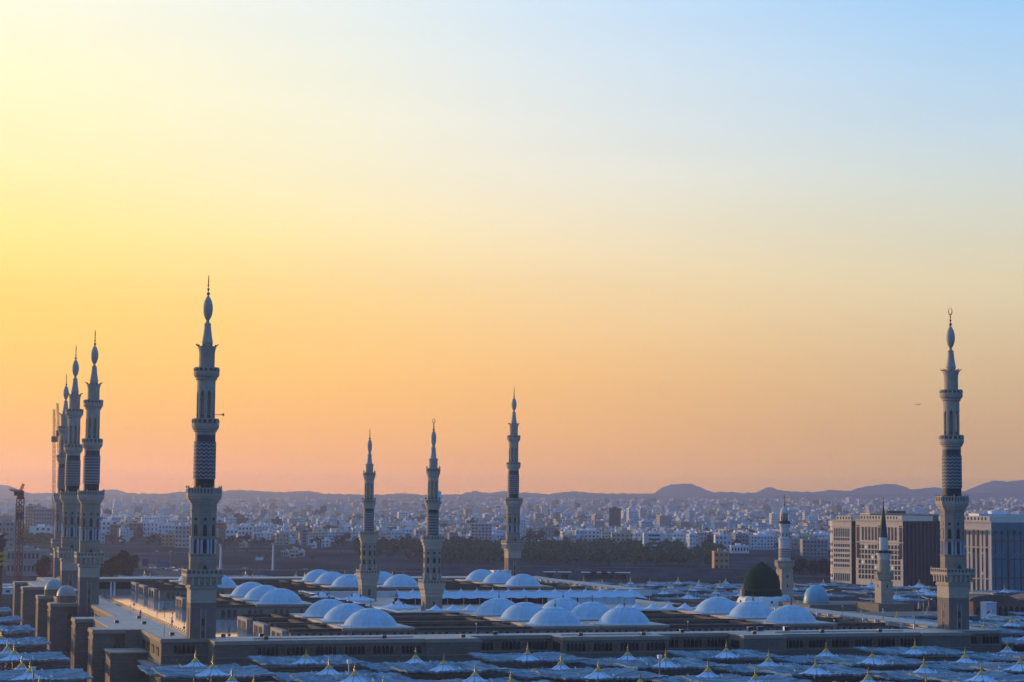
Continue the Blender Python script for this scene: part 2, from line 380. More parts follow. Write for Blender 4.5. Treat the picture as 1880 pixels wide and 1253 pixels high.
# ------------------------------------------------------------------ ground, far ground, mountains
g = MB(); ys = [-400, 0, 300, 700, 1100, 1320] + [1320 + 60 * k for k in range(1, 11)] + [2000 + 150 * k for k in range(60)] + [11200, 12500, 14500, 18000, 26000]
nx = 48
for y in ys:
    hw = 900 + abs(y) * .42
    for k in range(nx + 1):
        x = -hw + 2 * hw * k / nx; g.v.append((x, y, tz(x, y)))
for j in range(len(ys) - 1):
    for k in range(nx): g.f.append((j * (nx + 1) + k, j * (nx + 1) + k + 1, (j + 1) * (nx + 1) + k + 1, (j + 1) * (nx + 1) + k))
M['ground'] = mat('ground', (.030, .038, .044), .9, var=.4, scale=.012, col2=(.075, .085, .095), detail=10, spec=0)
o = g.build('ground', M['ground'], smooth_=True); o['kind'] = 'structure'
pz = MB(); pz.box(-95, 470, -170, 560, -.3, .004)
M['paving'] = mat('paving', (.05, .05, .055), .9, spec=0, var=.15, scale=.1)  # pale marble coloured near black: the shade below the umbrellas is painted in
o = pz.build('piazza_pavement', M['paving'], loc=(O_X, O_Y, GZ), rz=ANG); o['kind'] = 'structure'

def ridge(name, pts, Y, thick, m, nz=2.0, seed=1):
    rnd = random.Random(seed); mb = MB(); xs = []
    P = [(x, y) for x, y in pts]; N = 420; top = []
    for k in range(N + 1):
        px = P[0][0] + (P[-1][0] - P[0][0]) * k / N
        for (a, ya), (b, yb) in zip(P, P[1:]):
            if px <= b: break
        u = (px - a) / (b - a); u = u * u * (3 - 2 * u) * .5 + u * .5
        py = ya + (yb - ya) * u
        eye = 930.66 + (px - 940) * .008825
        X = (px - 940) / 3606.2 * Y * .9965; Z = CAM_H + (eye - py) / 3606.2 * Y + nz * (sin(px * .35 + seed) + sin(px * .83) * .6 + rnd.uniform(-.6, .6))
        top.append((X, Z))
    rows = [(-thick, 0.0), (-thick * .62, .32), (-thick * .35, .62), (-thick * .12, .9), (0, 1.0), (thick * .5, .7), (thick, 0)]
    for dyy, f in rows:
        for k, (X, Z) in enumerate(top):
            base = tz(X, Y + dyy) - 6; w = 1 + .10 * sin(k * .5 + dyy * .01) * (0 < f < 1) + .06 * rnd.uniform(-1, 1) * (0 < f < 1)
            mb.v.append((X, Y + dyy + 60 * sin(k * .21) * (0 < f < 1), base + (Z - base) * min(1, f * w)))
    n = len(top)
    for j in range(len(rows) - 1):
        for k in range(n - 1): mb.f.append((j * n + k, j * n + k + 1, (j + 1) * n + k + 1, (j + 1) * n + k))
    o = mb.build(name, m, smooth_=True); o['kind'] = 'structure'
M['mount'] = mat('mount', (.15, .12, .11), .95, spec=0, var=.3, scale=.004, detail=8)
ridge('mountains', [(-260, 896), (-120, 888), (-40, 892), (0, 890), (15, 892), (40, 903), (60, 907), (160, 908), (185, 905), (200, 901), (215, 899), (230, 904), (260, 907), (300, 907), (330, 904), (380, 903), (410, 902), (440, 900), (500, 903), (520, 904), (570, 902), (600, 907), (700, 909), (740, 906), (780, 909), (850, 908), (860, 904), (875, 902), (900, 906), (930, 902), (950, 905), (975, 905), (1010, 908), (1025, 905), (1060, 903), (1100, 906), (1200, 907), (1225, 893), (1240, 889), (1270, 889), (1285, 894), (1310, 904), (1345, 904), (1365, 906), (1395, 904), (1415, 895), (1430, 900), (1460, 903), (1500, 904), (1530, 900), (1560, 903), (1590, 894), (1630, 889), (1650, 890), (1680, 900), (1700, 897), (1720, 895), (1760, 903), (1785, 903), (1810, 888), (1830, 883), (1850, 885), (1880, 882), (1960, 876), (2120, 890)], 13500, 900, M['mount'], 2.2, 3)
ridge('foothills', [(-260, 905), (0, 908), (120, 905), (240, 909), (380, 907), (430, 905), (520, 907), (620, 909), (760, 910), (900, 909), (1000, 910), (1060, 907), (1120, 909), (1250, 911), (1400, 910), (1500, 909), (1600, 908), (1700, 907), (1800, 906), (1880, 905), (2120, 903)], 11300, 500, M['mount'], 1.6, 8)

# ------------------------------------------------------------------ minarets
D = -GZ                                       # things stand on the piazza: local z = site z + D
def rail(parent, n, r, z, h, ph, posts, m=None, name='railing'):
    """stone rail on posts round a balcony, pierced panels set back between them"""
    mb = MB(); R1 = r; R0 = r - .32
    def ring(ro, ri, z0, z1):
        i = len(mb.v)
        for rr, zz in ((ro, z0), (ro, z1), (ri, z1), (ri, z0)):
            for k in range(n): a = ph + 2 * pi * k / n; mb.v.append((rr * cos(a), rr * sin(a), zz))
        for j in range(4):
            j2 = (j + 1) % 4
            for k in range(n): k2 = (k + 1) % n; mb.f.append((i + j * n + k, i + j * n + k2, i + j2 * n + k2, i + j2 * n + k))
    ring(R1, R0, z + D - .28, z + D); ring(R1, R0, z - h + D, z - h + .22 + D)
    corners = [(r * cos(ph + 2 * pi * k / n), r * sin(ph + 2 * pi * k / n)) for k in range(n)]
    for k in range(n):
        (xa, ya), (xb, yb) = corners[k], corners[(k + 1) % n]; a = atan2(yb - ya, xb - xa)
        for j in range(posts):
            u = (j + (0 if n > 12 else 0)) / posts; f = .978
            x, y = (xa + (xb - xa) * u) * f, (ya + (yb - ya) * u) * f
            mb.box(x - .2, x + .2, y - .14, y + .14, z - h + .22 + D, z - .28 + D, ang=a)
            if n <= 8 and j == 0: mb.lathe([(.22, z + D), (.24, z + .25 + D), (.1, z + .45 + D), (0, z + .7 + D)], 6, cx=x, cy=y)
    o = mb.build(name, m or M['stone_plain'], parent)
    p = MB(); ring_ = [(R0 - .12, z - h + .02 + D), (R0 - .12, z - .05 + D)]
    p.lathe(ring_, n, ph, cap=False); p.build('pierced_panel', M['granite'], o)
    return o
def corbel(parent, prof, n, ph, m=None, name='balcony'):
    mb = MB(); mb.lathe([(r, z + D) for r, z in prof], n, ph); return mb.build(name, m or M['stone_plain'], parent, auto=40 if n > 12 else None)
def finial(parent, z, tip, m, k=1.0, side=True):
    mb = MB(); h = tip - z
    pr = [(.30, 0), (.16, .04), (.45, .07), (.5, .11), (.45, .15), (.14, .19), (.12, .25), (.32, .29), (.35, .32), (.30, .35), (.10, .39), (.09, .45), (.24, .48), (.26, .51), (.22, .54), (.07, .57), (.06, .66)]
    mb.lathe([(r * k, z + h * f + D) for r, f in pr], 12)
    # crescent: an open ring of tapering bars
    rc = h * .14; cz = z + h * .80
    pts = []
    for j in range(15):
        a = radians(104 + j * (332 / 14)); pts.append((rc * .72 * cos(a), 0, cz + rc * sin(a) * 1.35 + D))
    for j in range(14):
        w = (.05 + .13 * sin(pi * (j + .5) / 14)) * k; mb.bar(pts[j], pts[j + 1], w, 5)
    return mb.build('finial', m, parent, smooth_=True, rz=pi / 2 - ANG + .12 if side else 0)

SLITS = {}
def arch_mesh(w, h, d=.25):
    k = (w, h, d)
    if k not in SLITS:
        mb = MB(); mb.arch(w, h, d); SLITS[k] = mb.mesh('window', M['glass'])
    return SLITS[k]
def round_mesh(r):
    k = ('o', r)
    if k not in SLITS:
        mb = MB(); P = [(r * cos(2 * pi * j / 12), r * sin(2 * pi * j / 12)) for j in range(12)]
        i = 0
        for yy in (-.12, .12): mb.v += [(x, yy, z) for x, z in P]
        mb.f += [tuple(range(12)), tuple(reversed(range(12, 24)))] + [((j + 1) % 12, j, 12 + j, 12 + (j + 1) % 12) for j in range(12)]
        SLITS[k] = mb.mesh('oculus', M['glass'])
    return SLITS[k]
def lantern(parent, r, z0, z1, zt, n=8, ph=0.0, pier=.42, core=1.3):
    """drum of pointed openings: piers below, spandrels with arched cut above, solid band on top"""
    mb = MB(); seg = 10
    for k in range(n):
        a0 = ph + 2 * pi * k / n; da = 2 * pi / n; w = da * (1 - pier)
        angs = [a0 - w / 2 + w * j / seg for j in range(seg + 1)]
        # pier solid between openings
        b0 = a0 + w / 2; b1 = a0 + da - w / 2
        P = [(r * cos(b0), r * sin(b0)), (r * cos((b0 + b1) / 2), r * sin((b0 + b1) / 2)), (r * cos(b1), r * sin(b1)), ((r - .7) * cos(b1), (r - .7) * sin(b1)), ((r - .7) * cos(b0), (r - .7) * sin(b0))]
        mb.prism(P, z0 + D, z1 + D)
        # spandrel above the pointed arch
        hgt = r * w * .9
        for j in range(seg):
            u0 = abs(2 * j / seg - 1); u1 = abs(2 * (j + 1) / seg - 1)
            za = zt - hgt * u0 ** 1.7; zb = zt - hgt * u1 ** 1.7
            A, B = angs[j], angs[j + 1]
            for rr in (r, r - .7):
                mb.quad((rr * cos(A), rr * sin(A), za + D), (rr * cos(B), rr * sin(B), zb + D), (rr * cos(B), rr * sin(B), z1 + D), (rr * cos(A), rr * sin(A), z1 + D))
            mb.quad((r * cos(A), r * sin(A), za + D), ((r - .7) * cos(A), (r - .7) * sin(A), za + D), ((r - .7) * cos(B), (r - .7) * sin(B), zb + D), (r * cos(B), r * sin(B), zb + D))
    o = mb.build('lantern', M['stone_plain'], parent)
    c = MB(); c.lathe([(core, z0 + D), (core, z1 + D)], 12); c.build('stair_core', M['stone_plain'], o)
    rl = MB()
    for k in range(n):
        a = ph + 2 * pi * k / n; rr = r - .35; w = r * (2 * pi / n) * (1 - pier)
        x, y = rr * cos(a), rr * sin(a); rl.box(x - w / 2, x + w / 2, y - .06, y + .06, z0 + D, z0 + 2.4 + D, ang=a + pi / 2)
    rl.build('screen_panel', M['granite'], o)
    return o

def new_minaret(s, e, label, side=True):
    T = thing('minaret', label, 'minaret', at_site(s, e), ANG, 'tall stone minarets of the mosque')
    q = 45 * pi / 180; oc = pi / 8; S2 = sqrt(2)
    c8 = 1 / cos(pi / 8)
    # square base
    mb = MB(); h = 3.3
    mb.box(-h, h, -h, h, 0, 19.0 + D); b = mb.build('base_shaft', M['granite'], T)
    mb = MB()
    for a in range(4):                                               # tall recessed panel frame on every face
        ca, sa = cos(a * pi / 2), sin(a * pi / 2)
        for u in (-.62, .62):
            x, y = u * ca - (-h) * sa, u * sa + (-h) * ca
            mb.box(x - .12, x + .12, y - .1, y + .1, 7 + D, 17.5 + D, ang=a * pi / 2)
    mb.build('panel_frame', M['stone_plain'], b)
    wm = arch_mesh(.75, 2.0)
    for a in range(4): inst(wm, 'window', b, (h * sin(a * pi / 2), -h * cos(a * pi / 2), 13.2 + D), a * pi / 2); inst(wm, 'window', b, (h * sin(a * pi / 2), -h * cos(a * pi / 2), 10.2 + D), a * pi / 2)
    mb = MB(); mb.lathe([(x * S2, z + D) for x, z in [(3.34, 19.0), (3.34, 22.3), (3.6, 22.5), (3.75, 22.9), (3.5, 23.2), (3.45, 23.5), (3.7, 24.0)]], 4, q); mb.build('base_band', M['stone_plain'], T)
    cb = corbel(T, [(x * S2, z) for x, z in [(3.7, 24.0), (3.85, 24.2), (4.0, 25.0), (4.55, 25.6), (4.7, 25.7), (4.7, 26.2)]], 4, q)
    mb = MB()
    for a in range(4):
        for u in (-3.1, -1.5, 1.5, 3.1, 0):
            ca, sa = cos(a * pi / 2), sin(a * pi / 2); yy = -4.1; x, y = u * ca - yy * sa, u * sa + yy * ca
            mb.box(x - .25, x + .25, y - .45, y + .45, 23.6 + D, 25.55 + D, ang=a * pi / 2)
    mb.build('bracket', M['stone_plain'], cb)
    rail(cb, 4, 4.65 * S2, 27.5, 1.3, q, 8)
    # octagon shaft
    mb = MB(); mb.lathe([(3.32 * c8, 26.2 + D), (3.32 * c8, 31.1 + D), (3.5 * c8, 31.2 + D), (3.5 * c8, 31.5 + D), (2.9 * c8, 31.5 + D), (2.9 * c8, 35.3 + D), (3.35 * c8, 35.3 + D), (3.35 * c8, 35.8 + D), (3.2 * c8, 35.9 + D), (3.2 * c8, 42.4 + D), (3.32 * c8, 42.5 + D), (3.32 * c8, 42.7 + D), (3.2 * c8, 42.8 + D), (3.2 * c8, 44.1 + D)], 8, oc)
    oc_ = mb.build('octagon_shaft', M['stone'], T)
    w1 = arch_mesh(1.0, 3.1); w2 = arch_mesh(.95, 3.4, .3); ro = round_mesh(.42)
    for k in range(8):
        a = k * pi / 4; nx_, ny_ = sin(a), -cos(a)
        inst(w1, 'window', oc_, (nx_ * 3.2, ny_ * 3.2, 36.1 + D), a); inst(ro, 'oculus', oc_, (nx_ * 3.2, ny_ * 3.2, 40.4 + D), a)
        inst(w2, 'window', oc_, (nx_ * 2.9, ny_ * 2.9, 31.7 + D), a)
    mb = MB()
    for k in range(8):
        a = k * pi / 4; ca, sa = cos(a), sin(a)
        for u in (-.95, -.65, .65, .95): mb.lathe([(.15, 31.5 + D), (.12, 31.8 + D), (.12, 35.0 + D), (.16, 35.3 + D)], 6, cx=u * ca + 3.25 * sa, cy=u * sa - 3.25 * ca, cap=False)
    mb.build('colonnade', M['col_blue'], T)
    door = inst(arch_mesh(1.1, 2.1), 'door', oc_, (0.2, -3.34, 26.6 + D), 0)
    cb = corbel(T, [(r * c8, z) for r, z in [(3.2, 44.1), (3.35, 44.2), (3.4, 44.6), (3.75, 44.7), (3.8, 45.2), (4.15, 45.4), (4.3, 46.0), (4.4, 46.2), (4.4, 46.9)]], 8, oc)
    rail(cb, 8, 4.35 * c8, 48.45, 1.6, oc, 4)
    # zigzag cylinder
    mb = MB(); mb.lathe([(2.68, 46.9 + D), (2.68, 50.73 + D)], 32); x = mb.build('dark_band', M['teal_green'], T, auto=40)
    inst(arch_mesh(1.1, 2.3), 'door', x, (.7, -2.6, 47.0 + D), .26)
    mb = MB(); mb.lathe([(2.88, 50.73 + D), (2.88, 60.39 + D)], 32); mb.build('zigzag_shaft', M['zigzag'], T, auto=40)
    mb = MB(); mb.lathe([(2.66, 60.39 + D), (2.66, 62.1 + D)], 32); mb.build('blue_band', M['teal'], T, auto=40)
    cb = corbel(T, [(2.68, 62.1), (2.7, 62.9), (3.0, 63.0), (3.05, 63.4), (3.35, 63.6), (3.4, 64.0), (3.55, 64.15), (3.55, 64.9)], 32, 0)
    rail(cb, 16, 3.5, 66.35, 1.45, 0, 1)
    lantern(T, 2.38, 64.9, 76.0, 73.5, 8, pi / 8 * .55)
    cb = corbel(T, [(2.38, 75.99), (2.45, 76.3), (2.75, 76.5), (2.8, 77.0), (3.15, 77.3), (3.35, 77.7), (3.35, 78.5)], 32, 0)
    rail(cb, 16, 3.3, 79.67, 1.2, 0, 1)
    mb = MB(); mb.lathe([(2.05, 78.5 + D), (2.05, 83.6 + D), (2.15, 83.9 + D), (2.2, 84.4 + D), (2.4, 84.9 + D), (2.4, 85.2 + D)], 24); u_ = mb.build('upper_drum', M['stone_plain'], T, auto=40)
    for k in range(8):
        mb = MB(); a = k * pi / 4 + .3; mb.bar((2.3 * cos(a), 2.3 * sin(a), 85.1 + D), (3.1 * cos(a), 3.1 * sin(a), 85.75 + D), .12, 5); mb.bar((2.3 * cos(a), 2.3 * sin(a), 85.1 + D), (2.35 * cos(a), 2.35 * sin(a), 85.6 + D), .18, 5); mb.build('floodlight', M['brass_dark'], u_)
    mb = MB(); mb.lathe([(1.4, 85.2 + D), (1.4, 86.1 + D), (1.5, 86.3 + D), (1.42, 86.6 + D), (1.15, 88.2 + D), (.95, 89.8 + D), (.84, 90.9 + D), (.95, 91.0 + D), (.92, 91.15 + D), (.6, 91.3 + D), (.35, 92.0 + D)], 20); mb.build('spire', M['cone'], T, auto=40)
    mb = MB(); mb.lathe([(.33, 91.97 + D), (.7, 92.5 + D), (1.05, 93.3 + D), (1.25, 94.3 + D), (1.3, 95.2 + D), (1.22, 96.1 + D), (1.0, 97.0 + D), (.65, 97.8 + D), (.3, 98.4 + D)], 20); mb.build('bulb', M['cone'], T, smooth_=True)
    finial(T, 98.4, 104.0, M['copper'], .95, side)
    return T

MIN = {}
for key, s, e, lab in [
    ('NW', 0, 0, 'tallest minaret, nearest at left of centre, rising beside the bright terrace'),
    ('SW', 219.2, 0, 'tall minaret standing alone at the far right before the dark hotels'),
    ('SE', 219.1, 421.5, 'tall minaret right of the slim pair, rising behind far white domes'),
    ('M1', -11.2, 177.7, 'rightmost and nearest of the three minarets clustered at the left edge'),
    ('M2', -11.2, 248.3, 'middle minaret of the cluster of three at the left edge'),
    ('NE', 0.2, 420, 'farthest, leftmost minaret of the left cluster, half hidden behind its neighbours')]:
    MIN[key] = new_minaret(s, e, lab, key != 'SW')
# horn loudspeaker pole on the nearest minaret
h = thing('loudspeaker', 'small horn loudspeaker on a pole jutting from the nearest tall minaret', 'loudspeaker', (ws(0, 0)[0] + 2.3, ws(0, 0)[1] - 1, 67.4))
mb = MB(); mb.bar((0, 0, 0), (2.0, 0, 0), .07); mb.build('arm', M['metal_dark'], h)
mb = MB(); mb.lathe([(.1, 0), (.18, .35), (.5, .7), (.52, .72), (.1, .3)], 10); o = mb.build('horn', M['copper'], h, loc=(1.9, 0, 0)); o.rotation_euler = (0, pi / 2, 0)

def old_minaret(x, y, label, side=True):
    T = thing('slim_minaret', label, 'minaret', (x, y, GZ), ANG, 'pair of slim older minarets'); q = pi / 4; S2 = sqrt(2); oc = pi / 8; c8 = 1 / cos(oc)
    mb = MB(); mb.box(-2.95, 2.95, -2.95, 2.95, 0, 13.3 + D); b = mb.build('base_shaft', M['stone'], T)
    wm = arch_mesh(.8, 2.6)
    for a in range(4): inst(wm, 'window', b, (2.95 * sin(a * pi / 2), -2.95 * cos(a * pi / 2), 9.4 + D), a * pi / 2)
    cb = corbel(T, [(x_ * S2, z) for x_, z in [(2.95, 13.2), (3.05, 13.4), (3.1, 14.4), (3.3, 14.6), (3.35, 15.6), (3.6, 15.9), (3.75, 17.2), (3.85, 17.5), (3.85, 17.8)]], 4, q)
    mb = MB()
    for a in range(4):
        for u in (-2.2, -1.1, 0, 1.1, 2.2):
            ca, sa = cos(a * pi / 2), sin(a * pi / 2); yy = -3.4; xx, y2 = u * ca - yy * sa, u * sa + yy * ca
            mb.box(xx - .2, xx + .2, y2 - .3, y2 + .3, 15.7 + D, 17.2 + D, ang=a * pi / 2)
    mb.build('bracket', M['stone_plain'], cb)
    rail(cb, 4, 3.85 * S2, 19.25, 1.4, q, 7)
    mb = MB(); mb.lathe([(2.85 * c8, 17.8 + D), (2.85 * c8, 29.8 + D)], 8, oc); o_ = mb.build('octagon_shaft', M['stone'], T)
    w1 = arch_mesh(.8, 2.0); ro = round_mesh(.38)
    for k in range(8):
        a = k * pi / 4; nx_, ny_ = sin(a), -cos(a)
        inst(ro, 'oculus', o_, (nx_ * 2.85, ny_ * 2.85, 28.2 + D), a); inst(w1, 'window', o_, (nx_ * 2.85, ny_ * 2.85, 24.8 + D), a); inst(w1, 'window', o_, (nx_ * 2.85, ny_ * 2.85, 21.5 + D), a)
    mb = MB()
    for k in range(8):
        a = k * pi / 4 + pi / 8
        mb.lathe([(.18, 17.8 + D), (.16, 21.2 + D)], 6, cx=3.2 * cos(a), cy=3.2 * sin(a))
    mb.build('corner_column', M['col_blue'], T)
    inst(arch_mesh(1.1, 2.2), 'door', o_, (0, -2.87, 17.9 + D), 0)
    cb = corbel(T, [(r * c8, z) for r, z in [(2.85, 29.7), (3.0, 29.9), (3.05, 30.7), (3.35, 30.9), (3.4, 31.7), (3.7, 32.0), (3.75, 32.7)]], 8, oc)
    rail(cb, 8, 3.7 * c8, 34.1, 1.35, oc, 3)
    mb = MB(); mb.lathe([(2.1, 32.7 + D), (2.1, 41.9 + D)], 28); mb.build('zigzag_shaft', M['zigzag'], T, auto=40)
    mb = MB(); mb.lathe([(2.02, 41.9 + D), (2.02, 43.2 + D)], 28); mb.build('dark_band', M['teal_green'], T, auto=40)
    cb = corbel(T, [(2.05, 43.0), (2.3, 43.3), (2.4, 44.2), (2.65, 44.6), (2.7, 45.1)], 28, 0)
    rail(cb, 16, 2.68, 46.5, 1.35, 0, 1)
    mb = MB()
    for k in range(8): mb.sphere((2.6 * cos(k * pi / 4), 2.6 * sin(k * pi / 4), 46.9 + D), .28, 6, 4)
    mb.build('knob', M['brass_dark'], cb)
    lantern(T, 1.86, 45.1, 54.0, 53.0, 8, pi / 8 * .9, pier=.5, core=.3)
    cb = corbel(T, [(1.86, 53.9), (2.0, 54.2), (2.15, 55.0), (2.4, 55.4), (2.45, 55.8)], 28, 0)
    rail(cb, 16, 2.42, 57.2, 1.35, 0, 1)
    mb = MB()
    for k in range(8): mb.lathe([(.2, 57.2 + D), (.15, 57.6 + D), (0, 58.1 + D)], 5, cx=2.35 * cos(k * pi / 4), cy=2.35 * sin(k * pi / 4))
    mb.build('pinnacle', M['stone_plain'], cb)
    mb = MB(); mb.lathe([(1.5, 55.8 + D), (1.5, 59.9 + D), (1.65, 60.1 + D), (1.65, 60.4 + D), (1.2, 60.5 + D), (1.12, 60.6 + D), (.9, 62.2 + D), (.75, 63.8 + D), (.85, 64.0 + D), (.7, 64.2 + D), (.5, 64.9 + D), (.5, 65.0 + D), (.8, 65.9 + D), (.93, 67.2 + D), (.88, 68.3 + D), (.65, 69.4 + D), (.35, 70.1 + D)], 20); mb.build('spire', M['cone'], T, auto=40)
    finial(T, 70.0, 74.3, M['brass_dark'], .9, side)
    return T
ON = (-55.5, 772); OW = (-26.7, 677)
old_minaret(*ON, 'slim older minaret, left and farther of the central pair')
old_minaret(*OW, 'slim older minaret, right and nearer of the central pair, white cover on balcony', False)
t_ = thing('wrapped_horn', 'white wrapped loudspeaker bundle on the upper balcony of the nearer slim minaret', 'loudspeaker', (OW[0] + 2.2, OW[1] - .3, 45.2))
mb = MB(); mb.lathe([(.75, 0), (.9, .9), (.7, 1.7), (.85, 2.3), (.6, 3.0), (.75, 3.5), (.5, 4.1), (.1, 4.3)], 10); mb.build('cover', M['white'], t_)
mb = MB(); mb.box(-.8, .8, -.8, .8, -.1, .25); mb.build('stand', M['metal_dark'], t_)

# minaret by the green dome and the pencil minaret
T = thing('green_dome_minaret', 'pale minaret with open kiosk and red stripes standing behind the green dome', 'minaret', (117.7, 847, GZ), ANG)
q = pi / 4; S2 = sqrt(2); oc = pi / 8; c8 = 1 / cos(oc)
M['cream'] = coursed('cream', (.52, .47, .36), (.48, .43, .33), .9)
M['pale'] = mat('pale', (.60, .60, .58), .7, var=.08, scale=.6)
mb = MB(); mb.box(-2.7, 2.7, -2.7, 2.7, 0, 18.8 + D); b = mb.build('base_shaft', M['cream'], T)
for zz in (15, 11): 
    for a in range(4): inst(arch_mesh(.6, 1.4), 'window', b, (2.7 * sin(a * pi / 2), -2.7 * cos(a * pi / 2), zz + D), a * pi / 2)
cb = corbel(T, [(r * c8, z) for r, z in [(2.8, 18.2), (3.0, 18.8), (3.6, 19.6), (3.95, 20.3), (3.95, 20.9)]], 8, oc, M['cream']); rail(cb, 8, 3.9 * c8, 22.3, 1.4, oc, 4, M['cream'])
mb = MB(); mb.lathe([(2.55, 20.9 + D), (2.55, 31.2 + D), (2.7, 31.4 + D), (2.7, 31.8 + D), (2.1, 32 + D), (2.0, 36.4 + D)], 16); sh = mb.build('shaft', M['pale'], T)
M['stripe_red'] = mat('stripe_red', (.14, .05, .06), .7)
mb = MB()
for k in range(5): mb.lathe([(2.58, 23.7 + k * .8 + D), (2.58, 24.1 + k * .8 + D)], 16, cap=False)
mb.build('red_stripe', M['stripe_red'], sh)
for k in range(8): inst(arch_mesh(.5, 1.6), 'window', sh, (2.02 * sin(k * pi / 4), -2.02 * cos(k * pi / 4), 32.6 + D), k * pi / 4)
cb = corbel(T, [(2.0, 36.3), (2.2, 36.8), (2.4, 37.4), (2.45, 38.0)], 16, 0, M['pale']); rail(cb, 16, 2.4, 39.2, 1.2, 0, 1, M['teal_green'])
lantern(T, 1.6, 38.0, 42.3, 41.6, 8, .2, pier=.35, core=.35)
mb = MB(); mb.lathe([(1.9, 42.3 + D), (1.95, 42.6 + D), (1.75, 43.2 + D), (1.3, 44.3 + D), (.7, 45.1 + D), (.3, 45.5 + D)], 16); mb.build('cupola', M['pale'], T, auto=50)
finial(T, 45.4, 50.5, M['brass_dark'], .8)

T = thing('pencil_minaret', 'pencil minaret with dark pointed cone in front of the pale hotels', 'minaret', (144.3, 763, GZ), ANG)
mb = MB(); mb.box(-2.55, 2.55, -2.55, 2.55, 0, 17.0 + D); b = mb.build('base_shaft', M['cream'], T)
for a in range(4): inst(arch_mesh(.5, 1.2), 'window', b, (2.55 * sin(a * pi / 2), -2.55 * cos(a * pi / 2), 14.5 + D), a * pi / 2)
cb = corbel(T, [(r * c8, z) for r, z in [(2.5, 17), (2.8, 17.4), (3.2, 18.4), (3.4, 19.2)]], 8, oc, M['cream']); rail(cb, 8, 3.4 * c8, 20.5, 1.3, oc, 4, M['cream'])
mb = MB(); mb.lathe([(2.2, 19.2 + D), (2.2, 25.4 + D)], 16); mb.build('shaft', M['cream'], T)
cb = corbel(T, [(2.2, 25.3), (2.35, 25.8), (2.5, 26.6), (2.85, 27.0), (2.9, 27.6)], 16, 0, M['pale']); rail(cb, 16, 2.88, 28.75, 1.15, 0, 1, M['teal_green'])
mb = MB(); mb.lathe([(1.75, 27.6 + D), (1.75, 33.7 + D)], 16); mb.build('upper_drum', M['pale'], T, auto=40)
mb = MB(); mb.lathe([(1.75, 33.6 + D), (1.6, 33.8 + D), (.16, 46.3 + D)], 16); mb.build('pointed_cone', M['teal_green'], T, auto=40)
finial(T, 46.2, 49.2, M['brass_dark'], .6)

# ------------------------------------------------------------------ the mosque
ms = thing('mosque', 'wide flat-roofed mosque hall with rows of white domes, filling the middle', 'mosque', at_site(0, 0), ANG)
def P_(name, m, *boxes, parent=None, **k):
    mb = MB()
    for b in boxes: mb.box(*b[:4], b[4] + D, b[5] + D)
    return mb.build(name, m, parent or ms, **k)
# terrace floor
P_('terrace', M['terrace'], (-8, 226, -4, 424, 4.4, 5.2))
# joints of the terrace paving and its court lamps
# west galleries: (s0, s1, e_front, e_back, plain)
SEG = [(-10.6, 1.0, -4.0, False), (1.0, 11.0, -15.9, True), (11.0, 55.8, -15.2, False), (55.8, 70.5, -16.4, True), (70.5, 93.2, -6.4, False), (93.2, 123.6, -15.6, False), (123.6, 144.6, -6.8, False), (144.6, 157.5, -17.4, True), (157.5, 200, -14.6, False), (200, 215.2, -16.3, True), (215.2, 229.5, -9.2, False)]
win5 = MB()
for k in range(5): win5.arch(.78, 2.15, .3, o=((k - 2) * 1.1, 0, 0))
WIN5 = win5.mesh('window', M['shade_glass'])
surround = MB(); surround.box(-3.2, 3.2, -.06, .12, -.25, 3.5)
SUR = surround.mesh('window_surround', M['wall_trim'])
panel = MB(); panel.box(-.45, .45, -.05, .05, .3, 1.7); PANEL = panel.mesh('bronze_panel', mat('bronze_panel', (.16, .085, .05), .6, var=.2, scale=1))
for s0, s1, e0, plain in SEG:
    eb = 3.0
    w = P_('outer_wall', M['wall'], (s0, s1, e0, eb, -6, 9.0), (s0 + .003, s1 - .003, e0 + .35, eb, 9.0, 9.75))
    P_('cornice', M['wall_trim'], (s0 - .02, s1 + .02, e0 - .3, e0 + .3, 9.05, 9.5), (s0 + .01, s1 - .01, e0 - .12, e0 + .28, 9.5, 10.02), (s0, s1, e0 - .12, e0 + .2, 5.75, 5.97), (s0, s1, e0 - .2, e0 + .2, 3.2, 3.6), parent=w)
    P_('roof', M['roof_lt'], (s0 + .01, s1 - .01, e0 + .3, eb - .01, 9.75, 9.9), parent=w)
    if not plain:
        L = s1 - s0; n = max(1, int((L - 1) // 6.6)) if L > 10 else 1; st = L / n
        for k in range(n):
            c = s0 + st * (k + .5)
            inst(WIN5, 'window', ms, (c, e0 - .06, 6.35 + D), 0)
            if k: inst(PANEL, 'bronze_panel', ms, (s0 + st * k, e0 - .04, 6.35 + D), 0)
    else:
        mb = MB(); L = s1 - s0
        for k in range(int(L / 1.0) - 3): mb.box(s0 + 2 + k, s0 + 2.35 + k, e0 - .07, e0 + .1, 6.3 + D, 8.3 + D)
        mb.build('pilaster_screen', M['wall'], w)
# wall returns facing north at the steps get a window each
for s0, e0, e1 in [(93.2, -15.6, -6.4), (144.6, -17.4, -6.8)]:
    inst(WIN5, 'window', ms, (s0 - .06, (e0 + e1) / 2, 6.35 + D), -pi / 2)
